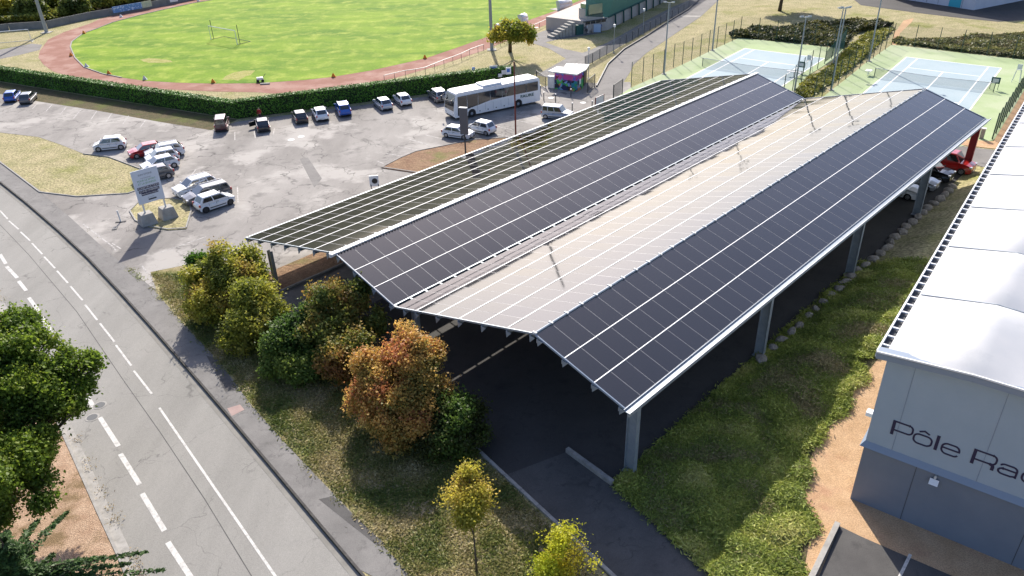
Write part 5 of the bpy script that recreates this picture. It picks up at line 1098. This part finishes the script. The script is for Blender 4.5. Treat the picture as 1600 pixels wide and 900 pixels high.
fence('track_railing', [(601, 129), (617, 125), (634, 121), (650, 119), (665, 116), (679.5, 110), (694, 104), (708, 99), (721, 94), (734, 87.5), (747, 82.5), (756, 79.5)], .9, 'low metal railing beside the running track above the hedge', mt['fdark'], mt['mesh'], .03, rail=True, mesh=False)
fence('track_railing', [(772, 77), (782, 72), (793, 67), (805, 62), (818, 56), (830, 50), (843, 44), (856, 38), (868, 33), (880, 27)], .9, 'low metal railing between the track and the forecourt by the small tree', mt['fdark'], mt['mesh'], .03, rail=True, mesh=False)
# gates and boards by the kiosk
def gate(a, c, h, label, m=mt['fdark'], filled=None, name='steel_gate', cat='gate', grp=None):
    A = G(*a); C_ = G(*c); d = C_ - A; L_ = d.length; o = empty(name, A, math.atan2(d.y, d.x), label, cat, grp)
    q = MB(); q.bar((0, 0, 0), (0, 0, h), .09); q.bar((L_, 0, 0), (L_, 0, h), .09); q.build('post', m, o)
    q = MB(); q.bar((0, 0, h - .06), (L_, 0, h - .06), .06); q.bar((0, 0, .2), (L_, 0, .2), .06)
    if not filled:
        for k in range(1, int(L_ / .22)): q.bar((k * .22, 0, .2), (k * .22, 0, h - .06), .03)
    q.build('gate_frame', m, o)
    if filled: q = MB(); q.box((L_ / 2, 0, h / 2 + .15), (L_ - .1, .05, h - .35)); q.build('panel', filled, o)
    return o
gate((918, 145), (929, 136), 1.6, 'open steel gate leaf right of the painted kiosk')
gate((958, 158), (972, 148), 1.9, 'open steel gate leaf on the right side of the access road')
gate((838, 128), (853, 138), 1.45, 'closed dark mesh gate between the hedge end and the white cabinet')
gate((930, 170), (943, 164), 1.25, 'low white information panel in a red frame by the access road', mt['rust'], mt['white'], 'information_panel', 'sign')
for i, px in enumerate([(844.5, 146), (849.7, 157), (868, 160), (892, 152), (894, 174), (925, 171)]):
    o = empty('bollard', G(*px), 0, ['dark bollard left of the white cabinet', 'dark bollard just in front of the closed gate', 'dark bollard between the white cabinet and the silver van', 'thin dark bollard in the shade below the mural', 'dark bollard at the nose of the silver van', 'dark bollard beside the red framed panel'][i], 'bollard', 'bollards in front of the kiosk')
    q = MB(); q.tube([(0, 0, 0), (0, 0, .9)], .055, 8); q.build('post', mt['fdark'], o); q = MB(); q.cyl((0, 0, .9), .07, .09, 8); q.build('cap', mt['white'], o)
# kiosk with mural
kA = G(866.7, 139); kB = G(901, 143.5); d = kB - kA; kl = d.length; kiosk = empty('kiosk', kA, math.atan2(d.y, d.x), 'small flat roofed kiosk with a colourful spray painted mural', 'kiosk')
mu, N, L, p_, mix, nz, ramp, src = mat('mural', (.3, .1, .3), rough=.7)
vo = N.new('ShaderNodeTexVoronoi'); vo.inputs['Scale'].default_value = 2.6; wn = N.new('ShaderNodeTexNoise'); wn.inputs['Scale'].default_value = 2; L.new(src, wn.inputs['Vector'])
vm = N.new('ShaderNodeVectorMath'); vm.operation = 'MULTIPLY_ADD'; vm.inputs[1].default_value = (.8, .8, .8); L.new(wn.outputs[1], vm.inputs[0]); L.new(src, vm.inputs[2]); L.new(vm.outputs[0], vo.inputs['Vector'])
hs = N.new('ShaderNodeSeparateColor'); L.new(vo.outputs['Color'], hs.inputs[0])
cr = N.new('ShaderNodeValToRGB'); cr.color_ramp.interpolation = 'CONSTANT'
for i, (pos, c) in enumerate([(0, (.02, .03, .10)), (.2, (.03, .30, .10)), (.35, (.02, .20, .28)), (.5, (.10, .45, .08)), (.62, (.5, .20, .08)), (.72, (.02, .02, .03)), (.85, (.2, .35, .6))]):
    e = cr.color_ramp.elements[i] if i < 2 else cr.color_ramp.elements.new(pos); e.position = pos; e.color = (*c, 1)
L.new(hs.outputs[0], cr.inputs[0])
cr2 = N.new('ShaderNodeValToRGB'); cr2.color_ramp.interpolation = 'CONSTANT'
for i, (pos, c) in enumerate([(0, (.5, .06, .30)), (.3, (.18, .10, .50)), (.55, (.55, .10, .25)), (.75, (.12, .22, .6)), (.9, (.2, .02, .05))]):
    e = cr2.color_ramp.elements[i] if i < 2 else cr2.color_ramp.elements.new(pos); e.position = pos; e.color = (*c, 1)
L.new(hs.outputs[1], cr2.inputs[0])
sx = N.new('ShaderNodeSeparateXYZ'); L.new(vm.outputs[0], sx.inputs[0]); L.new(mix(ramp(sx.outputs[2], 1.55, 1.75), cr.outputs[0], cr2.outputs[0]), p_.inputs['Base Color'])
q = MB(); q.box((kl / 2, .9, 1.0), (kl, 1.8, 2.0)); q.build('wall', mu, kiosk)
q = MB(); q.box((kl / 2 - .3, .9, 2.08), (kl + .9, 2.4, .14)); q.build('roof', mt['offwhite'], kiosk)
q = MB(); q.box((kl + .01, .9, 1.0), (.03, .45, .6)); q.build('notice', mt['white'], kiosk)
o = empty('lean_to_shelter', kA + Vector((math.cos(kiosk.rotation_euler.z), math.sin(kiosk.rotation_euler.z), 0)) * 1.2 + Vector((.6, 2.2, 0)), kiosk.rotation_euler.z + .25, 'low shed with pale corrugated roof behind the painted kiosk', 'shed')
q = MB(); q.box((.9, .8, .95), (2.4, 1.6, 1.9)); q.build('wall', mt['black'], o)
q = MB()
for k in range(12): q.box((-.4 + k * .24, .8, 2.05 + .02 * (k % 2)), (.23, 2.2, .06), X=(1, 0, 0), Y=(0, 1, .05), Z=(0, -.05, 1))
q.build('corrugated_roof', mt['offwhite'], o)
o = empty('utility_cabinet', G(861, 138), kiosk.rotation_euler.z, 'white electrical cabinet standing left of the painted kiosk', 'cabinet')
q = MB(); q.box((0, .2, .75), (.95, .45, 1.4)); q.build('body', mt['white'], o, bevel=.02)
for x in (-.24, .24): q = MB(); q.box((x, -.03, .75), (.44, .02, 1.25)); q.build('door', mt['offwhite'], o)
q = MB(); q.box((0, .2, .03), (.95, .45, .08)); q.build('plinth', mt['concrete'], o)
# notices in front of the hedge
for i, (px, wd, hh, z, m, lb) in enumerate([((741, 134), .35, .75, 1.9, mt['blue'], 'blue and white round topped sign on a post in front of the hedge'), ((772, 131), 1.0, 1.0, 1.75, mt['offwhite'], 'white notice case with two posters in front of the hedge above the coach'), ((782, 133), .5, .4, 1.2, mt['offwhite'], 'small low pale notice left of two others near the hedge end'), ((788, 132), .6, .5, 1.5, mt['offwhite'], 'pale notice between two others near the hedge end'), ((795, 131), .65, .85, 1.6, mt['white'], 'blue edged notice nearest the right end of the hedge')]):
    o = empty('notice', G(*px), R(15), lb, 'notice', 'notices in front of the hedge')
    q = MB(); q.bar((0, .03, 0), (0, .03, z), .05); q.build('post', mt['fdark'], o)
    q = MB(); q.box((0, 0, z), (wd, .05, hh)); q.build('plate', m, o)
    if i in (1, 4, 0): q = MB(); q.box((-.02, -.03, z + .05), (wd * .6, .015, hh * .5)); q.build('printed_sheet', mt['blue'] if i else mt['white'], o)
# ------------------------------------------------------------------ stadium things
def goal(c1, c2, h, label, depth=1.0, m=mt['white'], poles=False):
    A = G(*c1); C_ = G(*c2); d = C_ - A; L_ = d.length; o = empty('football_goal', A, math.atan2(d.y, d.x), label, 'goal', 'football goals')
    q = MB(); q.tube([(0, 0, 0), (0, 0, h), (L_, 0, h), (L_, 0, 0)], .06, 8); q.build('goal_frame', m, o)
    q = MB(); q.tube([(0, 0, .04), (0, depth, .04), (L_, depth, .04), (L_, 0, .04)], .035, 6); q.build('ground_bar', mt['fgreen'] if poles else m, o)
    q = MB(); q.add([(0, 0, h), (L_, 0, h), (L_, depth, .03), (0, depth, .03)], [(0, 1, 2, 3), (0, 3, 3)][:1]); q.build('goal_net', mt['goalnet'], o)
    if poles:
        for x in (-.02, L_ + .02): q = MB(); q.tube([(x, depth * .2, 0), (x, depth * .2, h + .8)], .05, 6); q.build('net_pole', mt['fgreen'], o)
goal((330, 62), (371, 70), 2.1, 'white football goal with green net poles on the bright pitch', 2.4, poles=True)
goal((-18, 72), (50, 66), 2.0, 'white football goal on the small training patch at the far left', 1.6)
for i, px in enumerate([(131, 53), (111, 88), (170, 116.5), (333, 130), (521, 121), (664, 92), (226, 125), (189, 27), (310, 2), (135, 105)]):
    hn = ['orange marker on the track kerb where the bend begins beside the far floodlight', 'orange marker at the leftmost point of the pitch edge', 'orange marker on the pitch edge above the hedge left of the goal', 'orange marker on the pitch edge below the goal', 'orange marker on the pitch edge above the white hatchback in the hedge row', 'orange marker on the pitch edge near the start of the railing', 'small pale marker on the pitch edge between two orange ones', 'white marker post on the upper track bend near the blue banner', 'white marker post at the top edge of the track', 'pale marker on the pitch edge just past the leftmost bend'][i]
    o = empty('track_marker', G(*px), 0, hn, 'marker', 'markers round the pitch edge'); mm_ = mt['orange'] if i < 6 else mt['white']
    q = MB(); q.add([(-.3, 0, .02), (.3, 0, .02), (.05, .05, .55), (-.05, .05, .55), (-.3, .3, .02), (.3, .3, .02)], [(0, 1, 2, 3), (4, 3, 2, 5), (0, 3, 4), (1, 5, 2)]); q.build('marker_plate', mm_, o)
dg_ = 'white rounded shelters along the pitch side'
for i, (px, ln_, hh, rz, lb) in enumerate([((777, 53), 1.1, 1.6, R(60), 'white rounded shelter just right of the floodlight mast'), ((788, 46), .8, 1.6, R(60), 'narrow white rounded shelter partly hidden by the small forked tree'), ((815, 37), 1.7, 1.6, R(58), 'white rounded shelter right behind the small forked tree'), ((880, 14), 3.0, 1.6, R(38), 'long white rounded dugout near the stand')]):
    o = empty('dugout', G(*px), rz, lb, 'dugout', dg_); q = MB(); prof = [(0.75, .05), (.8, .9), (.55, 1.45), (.1, 1.6), (-.3, 1.45)]
    for a, c in zip(prof[:-1], prof[1:]): q.add([(-ln_ / 2, -a[0], a[1]), (ln_ / 2, -a[0], a[1]), (ln_ / 2, -c[0], c[1]), (-ln_ / 2, -c[0], c[1])], [(0, 1, 2, 3)])
    so_ = q.build('shell', mt['white'], o, smooth=True); sm = so_.modifiers.new('solid', 'SOLIDIFY'); sm.thickness = .05
    q = MB(); q.poly([(-ln_ / 2, -p2[0], p2[1]) for p2 in prof] + [(-ln_ / 2, -.1, .05)]); q.build('end_panel', mt['offwhite'], o); q = MB(); q.poly([(ln_ / 2, -p2[0], p2[1]) for p2 in prof] + [(ln_ / 2, -.1, .05)]); q.build('end_panel', mt['offwhite'], o)
    q = MB(); q.box((0, .4, .03), (ln_ + .8, 2.2, .04)); q.build('slab', mt['concrete'], o)
o = empty('line_marking_machine', G(407, 128), .3, 'small white wheeled line marking machine at the pitch edge', 'machine')
q = MB(); q.box((0, 0, .42), (.8, .5, .35)); q.build('tank', mt['white'], o, bevel=.06)
for x in (-.3, .3): q = MB(); q.tube([(x, -.3, .18), (x, .3, .18)], .18, 12); q.build('wheel', mt['rubber'], o)
q = MB(); q.tube([(.35, 0, .5), (.8, 0, 1.0)], .03, 6); q.build('handle', mt['fdark'], o)
o = empty('pavement_stone', G(407, 132), 0, 'pale kerb stones lying at the pitch edge by the marking machine', 'stone'); q = MB(); q.box((.6, 0, .08), (1.2, .3, .15)); q.build('stone_block', mt['concrete'], o)
# stadium boundary wall with banners
W1 = [(-40, 55), (16, 48), (75, 44), (144, 29), (200, 20), (262, 8), (330, -6), (380, -20)]
Pw = [G(*p) for p in W1]; wl = empty('stadium_wall', Pw[0], 0, 'low grey concrete wall round the far side of the running track', 'wall')
for a, c in zip(Pw[:-1], Pw[1:]):
    n = max(1, int((c - a).length / 3.2))
    for k in range(n):
        q = MB(); p = a.lerp(c, k / n) - Pw[0]; p2 = a.lerp(c, (k + .985) / n) - Pw[0]; q.bar(p + Vector((0, 0, .6)), p2 + Vector((0, 0, .6)), .14, 1.2); q.build('wall_panel', mt['offwhite'] if 0 else M_('wall_concrete', (.16, .165, .165), (.21, .21, .205), 1, .9) if k == 0 else bpy.data.materials['wall_concrete'], wl)
for a, c, m, lb, words in [((181, 23), (226, 15), M_('banner_blue', (.12, .26, .52), (.55, .65, .8), 2.2, .6, lo=.54, hi=.58), 'long blue printed banner hung on the far stadium wall', 1), ((226, 15), (241, 12), M_('banner_pale', (.38, .45, .35), (.6, .6, .4), 1.5, .6), 'pale green banner right of the long blue one', 0), ((263, 7), (281, 4), mt['white'], 'white banner on the stadium wall near the top of the track', 0)]:
    A = G(*a); C_ = G(*c); d = (C_ - A); o = empty('banner', A + Vector((0, -.75, 0)), math.atan2(d.y, d.x), lb, 'banner', 'banners on the stadium wall')
    q = MB(); q.box((d.length / 2, 0, .95), (d.length, .05, 1.1)); q.build('cloth', m, o)
# grandstand
S0 = G(949, 47); e1 = (G(1021, 11) - S0).normalized(); e2 = (G(908, 54) - S0); wf = e2.length; stand = empty('grandstand', S0, math.atan2(e1.y, e1.x), 'concrete grandstand with green clad upper storey leaning out over its base', 'grandstand')
# local x along long wall; the front wall runs roughly to local +y
def loc(P): v = P - S0; a = -math.atan2(e1.y, e1.x); return Vector((v.x * math.cos(a) - v.y * math.sin(a), v.x * math.sin(a) + v.y * math.cos(a), 0))
fw = loc(G(908, 54)); f2 = loc(G(872, 42)); LS = 34; hb = 2.0
print('stand local', fw, f2)
q = MB(); pts = [(0, 0), (LS, 0), (LS, 9), (fw.x + 1, 9), (fw.x, fw.y)]; q.prism(pts if area(pts) > 0 else pts[::-1], 0, hb); q.build('base_wall', M_('stand_wall', (.42, .37, .33), (.50, .45, .40), .6, .9), stand)
q = MB(); q.add([(0, 0, hb - .1), (LS, 0, hb - .1), (LS, -1.2, 6.2), (0, -1.2, 6.2), (fw.x * .85, fw.y * .85, hb + .6), (fw.x * .85, fw.y * .85, 6.2), (LS, 6, hb), (LS, 6, 6.2)], [(0, 1, 2, 3), (0, 3, 5, 4), (3, 2, 7, 5), (1, 6, 7, 2)]); q.build('green_cladding', mt['greenclad'], stand)
q = MB(); q.bar((0, -.05, hb - .05), (LS, -.05, hb - .05), .3, .2); q.build('edge_beam', mt['greendoor'], stand)
for k in range(9):
    q = MB(); q.bar((2.2 + k * 3.4, -.35, hb), (2.9 + k * 3.4, -.2, .0), .22, .22); q.build('raking_strut', mt['greendoor'], stand)
fd = Vector((fw.x, fw.y, 0)); fl_ = fd.length; fdn = fd.normalized(); ang = math.atan2(fdn.y, fdn.x); fn_ = Vector((-fdn.y, fdn.x, 0)); 
def onf(u, z, off=.05): 
    n_ = Vector((fdn.y, -fdn.x, 0)); n_ = n_ if n_.x < 0 else -n_
    return fdn * (u * fl_) + n_ * off + Vector((0, 0, z))
q = MB(); q.box(onf(.5, hb + .75, -1.0), (fl_ * .62, 2.0, 1.5), X=fdn, Y=(-fdn.y, fdn.x, 0)); q.build('upper_room', M_('stand_wall_2', (.40, .38, .35), rough=.9), stand)
q = MB(); q.box(onf(.5, hb + 1.5, -.9), (fl_ * .5, 2.2, 1.4), X=fdn, Y=(-fdn.y, fdn.x, 0)); q.build('glazed_box', mt['glassgreen'], stand)
for k in range(4): q = MB(); q.box(onf(.16 + k * .2, 1.55, .02), (fl_ * .17, .06, .42), X=fdn, Y=(-fdn.y, fdn.x, 0)); q.build('window', mt['glass'], stand)
q = MB(); q.box(onf(.5, 1.82, .1), (fl_ * .86, .3, .1), X=fdn, Y=(-fdn.y, fdn.x, 0)); q.build('canopy', mt['fdark'], stand)
q = MB(); q.box(onf(1.05, .75, -.1), (1.3, .4, 1.5), X=fdn, Y=(-fdn.y, fdn.x, 0)); q.build('door', mt['greendoor'], stand)
stairs = []
for k in range(7):
    q = MB(); q.box(onf(1.25 + k * .12, (.95 - k * .13) / 1, -.9), (.52, 1.5, 1.9 - k * .26), X=fdn, Y=(-fdn.y, fdn.x, 0)); q.build('step', mt['concrete'], stand)
# upper right building
A = G(1380, -6); C_ = G(1521, 16); d = C_ - A; ub = empty('sports_centre', A, math.atan2(d.y, d.x), 'white walled building with a turquoise stripe beyond the upper car park', 'building')
q = MB(); q.box((d.length / 2, 9, 3.5), (d.length, 18, 7)); q.build('wall', M_('ub_wall', (.62, .63, .68), (.56, .57, .63), .6, .8), ub)
xs = loc
u = (G(1481, 10) - A).length; u2 = (G(1498, 13) - A).length
q = MB(); q.box(((u + u2) / 2, -.03, 3.5), (u2 - u, .08, 6.9)); q.build('turquoise_stripe', mt['teal'], ub)
for k in range(1, 8):
    q = MB(); q.box((d.length * k / 8, -.015, 3.5), (.05, .04, 6.8)); q.build('panel_joint', mt['polegrey'], ub)
q = MB(); q.box((d.length / 2, 9, 7.1), (d.length + .4, 18.4, .25)); q.build('roof', mt['polegrey'], ub)
# court side furniture
for i, (px, rz, m, lb) in enumerate([((1250, 114), CP, mt['greendoor'], 'small green scoreboard at the right end of the left court net'), ((1552, 140), CP, mt['greendoor'], 'small green scoreboard at the right end of the right court net')]):
    o = empty('scoreboard', G(*px), rz - 1.57, lb, 'scoreboard', 'scoreboards by the nets'); q = MB(); q.box((0, 0, 1.05), (.9, .05, .7)); q.build('board', m, o)
    q = MB(); q.box((0, -.035, 1.05), (.6, .02, .4)); q.build('dial_panel', mt['offwhite'], o)
    for x in (-.4, .4): q = MB(); q.bar((x, 0, 0), (x, 0, 1.0), .05); q.build('leg', mt['fgreen'], o)
for i, (px, lb) in enumerate([((1587, 128), 'white umpire chair at the right side of the right tennis court'), ((1262, 112), 'white umpire chair at the right side of the left tennis court')]):
    o = empty('umpire_chair', G(*px), CP, lb, 'chair', 'umpire chairs'); q = MB(); q.box((0, 0, 1.45), (.5, .5, .06)); q.build('seat', mt['white'], o)
    q = MB(); q.box((-.25, 0, 1.8), (.05, .5, .6)); q.build('backrest', mt['white'], o)
    for x in (-1, 1):
        for y in (-1, 1): q = MB(); q.bar((x * .22, y * .22, 1.45), (x * .5, y * .4, 0), .05); q.build('leg', mt['white'], o)
for i, (px, lb) in enumerate([((1356, 118), 'small white table left of the right court net'), ((1240, 120), 'white bench beside the right side of the left tennis court')]):
    o = empty('court_table' if i == 0 else 'court_bench', G(*px), CP, lb, 'table' if i == 0 else 'bench'); q = MB(); q.box((0, 0, .62), (.9 if i == 0 else .4, .7 if i == 0 else 1.8, .06)); q.build('top', mt['white'], o)
    for x in (-.25, .25): q = MB(); q.bar((x * (1 if i == 0 else .4), 0, 0), (x * (1 if i == 0 else .4), 0, .6), .06); q.build('leg', mt['white'], o)
o = empty('stone_pillar', G(1533, 217), CP, 'small grey stone pillar on the gravel beyond the carport end', 'pillar'); q = MB(); q.box((0, 0, .5), (.35, .35, 1.0)); q.build('shaft', mt['concrete'], o, bevel=.02); q = MB(); q.box((0, 0, 1.03), (.42, .42, .08)); q.build('cap', mt['offwhite'], o)
sheet('gravel_strip', [(1490, 222), (1545, 222), (1600, 224), (1700, 180), (1640, 130), (1600, 140), (1552, 221), (1500, 214)][:0] or [(1475, 214), (1552, 221), (1610, 125), (1660, 130), (1620, 240), (1570, 234), (1480, 224)], mt['gravel'], .035)
sheet('end_road', [(1470, 226), (1500, 228), (1570, 236), (1640, 245), (1620, 275), (1540, 262), (1500, 250), (1460, 240)], mt['lane'], .028)
# ------------------------------------------------------------------ people
def person(px, rz, shirt, trousers, label, h=1.5, sit=False, z=0.0, hair=(.03, .02, .015)):
    p = G(*px, z); o = empty('person', (p.x, p.y, z), rz, label, 'person', sc=h / 1.75)
    if not sit: J = dict(pel=(0, 0, .95), sp=(0, 0, 1.2), ch=(0, 0, 1.40), nk=(0, 0, 1.52), hd=(0, .01, 1.64), ht=(0, 0, 1.73), lh=(.1, 0, .88), lk=(.12, .03, .5), la=(.12, 0, .09), lt=(.12, .17, .04), rh=(-.1, 0, .88), rk=(-.12, .05, .5), ra=(-.14, 0, .09), rt=(-.14, .17, .04), ls=(.19, 0, 1.41), le=(.26, .02, 1.13), lw=(.24, .14, .9), lf=(.23, .2, .83), rs=(-.19, 0, 1.41), re=(-.25, .06, 1.14), rw=(-.18, .24, 1.08), rf=(-.15, .31, 1.06))
    else: J = dict(pel=(0, 0, .48), sp=(0, .02, .74), ch=(0, .04, .95), nk=(0, .06, 1.07), hd=(0, .09, 1.18), ht=(0, .08, 1.28), lh=(.1, .05, .47), lk=(.14, .44, .48), la=(.13, .42, .09), lt=(.13, .58, .04), rh=(-.1, .05, .47), rk=(-.14, .44, .48), ra=(-.15, .42, .09), rt=(-.15, .58, .04), ls=(.19, .04, .96), le=(.25, .14, .72), lw=(.16, .36, .58), lf=(.12, .43, .55), rs=(-.19, .04, .96), re=(-.25, .14, .72), rw=(-.16, .36, .58), rf=(-.12, .43, .55))
    rad = dict(pel=.15, sp=.13, ch=.16, nk=.055, hd=.10, ht=.075, lh=.095, lk=.06, la=.042, lt=.04, ls=.065, le=.045, lw=.03, lf=.035)
    rad.update({k.replace('l', 'r', 1): v for k, v in list(rad.items()) if k[0] == 'l'})
    E = [('pel', 'sp'), ('sp', 'ch'), ('ch', 'nk'), ('nk', 'hd'), ('hd', 'ht')]
    for s_ in 'lr': E += [('pel', s_ + 'h'), (s_ + 'h', s_ + 'k'), (s_ + 'k', s_ + 'a'), (s_ + 'a', s_ + 't'), ('ch', s_ + 's'), (s_ + 's', s_ + 'e'), (s_ + 'e', s_ + 'w'), (s_ + 'w', s_ + 'f')]
    ks = list(J); me = bpy.data.meshes.new('b'); me.from_pydata([J[k] for k in ks], [(ks.index(a), ks.index(b_)) for a, b_ in E], [])
    t = bpy.data.objects.new('t', me); COL.objects.link(t); md = t.modifiers.new('s', 'SKIN'); t.modifiers.new('u', 'SUBSURF').levels = 1
    for i, k in enumerate(ks): me.skin_vertices[0].data[i].radius = (rad[k], rad[k] * (.75 if k in ('pel', 'sp', 'ch') else 1)); me.skin_vertices[0].data[i].use_root = (k == 'pel')
    dg = bpy.context.evaluated_depsgraph_get(); bm_ = bpy.data.meshes.new_from_object(t.evaluated_get(dg)); bpy.data.objects.remove(t)
    for m in (M_('shirt', shirt, rough=.85), M_('trousers', trousers, rough=.85), mt['skin'], M_('hair', hair, rough=.8)): bm_.materials.append(m)
    zp = J['pel'][2]; zn = J['nk'][2]
    for f in bm_.polygons:
        c = f.center; f.use_smooth = True
        if c.z > zn - .02: f.material_index = 3 if (c.z > J['hd'][2] + .04 or c.y < J['hd'][1] - .03) else 2
        elif (Vector(J['lf']) - c).length < .12 or (Vector(J['rf']) - c).length < .12: f.material_index = 2
        elif (not sit and c.z < zp + .02 and abs(c.x) < .2) or (sit and (c.z < .56 and c.y > -.2 and not abs(c.x) > .22)): f.material_index = 1
        else: f.material_index = 0
    bm_.name = 'body'; b_ = ln(bm_, 'body', o)
    return o
dk = (.03, .03, .035)
pg_ = []
for px, rz, sh, tr_, lb, sit in [((910.5, 53), 2.6, (.03, .03, .04), dk, 'person in black standing leftmost of the pair in front of the stand', False), ((914.5, 54), 3.4, (.12, .12, .13), dk, 'person in dark grey beside a person in white by the stand', False), ((917, 52.5), 4.0, (.6, .6, .6), dk, 'person in a white top standing in the shade of the stand', False),
                                 ((922, 51), 3.0, (.05, .05, .07), dk, 'person in dark clothes seated against the stand wall right of the white top', True), ((938, 51), 3.0, (.04, .09, .3), dk, 'person in blue at the right end near the stand corner', False), ((889, 46), 3.2, (.35, .38, .42), dk, 'person in a pale top near the foot of the stand stairs', False), ((883, 45), 3.0, (.3, .25, .3), dk, 'person seated leftmost near the stand stairs', True)]:
    person(px, rz + .3, sh, tr_, lb, 1.45, sit)
person((408, 190), 3.0, (.35, .02, .02), (.04, .02, .03), 'person in red standing between the hedge and the black hatchback', 1.6)
o = empty('white_board', G(933, 52), stand.rotation_euler.z - 1.2, 'pale blue board leaning at the stand wall beside the people', 'board'); q = MB(); q.box((0, 0, .75), (1.1, .08, 1.2)); q.build('panel', M_('pale_blue', (.35, .45, .6), rough=.6), o)
for x in (-.4, .4): q = MB(); q.bar((x, 0, 0), (x, 0, .3), .06); q.build('leg', mt['fdark'], o)
# ------------------------------------------------------------------ unseen wooded hills, ring added and shaped to darken carport reflections
q = MB(); nseg = 160; rings = [(330, 0), (380, .45), (440, .8), (520, 1.0), (700, 1.15), (1000, 1.2)]
for r_, f_ in rings:
    for k in range(nseg):
        a = 2 * math.pi * k / nseg; n_ = noise.noise(Vector((math.cos(a) * 2.2, math.sin(a) * 2.2, r_ * .004))); n2_ = noise.noise(Vector((math.cos(a) * 9, math.sin(a) * 9, r_ * .02)))
        q.v.append((r_ * math.cos(a), 60 + r_ * math.sin(a), -1 + f_ * (36 + 9 * n_ + 3.5 * n2_ + 16 * max(0, math.sin(a - 1.2)) * (1 if a > 1.62 else max(0, (a - 1.2) / .42)))))
for i in range(len(rings) - 1):
    for k in range(nseg):
        k2 = (k + 1) % nseg; q.f.append((i * nseg + k, i * nseg + k2, (i + 1) * nseg + k2, (i + 1) * nseg + k)); q.m.append(0)
q.build('wooded_hills', mt['woodedhill'], smooth=True)['kind'] = 'structure'
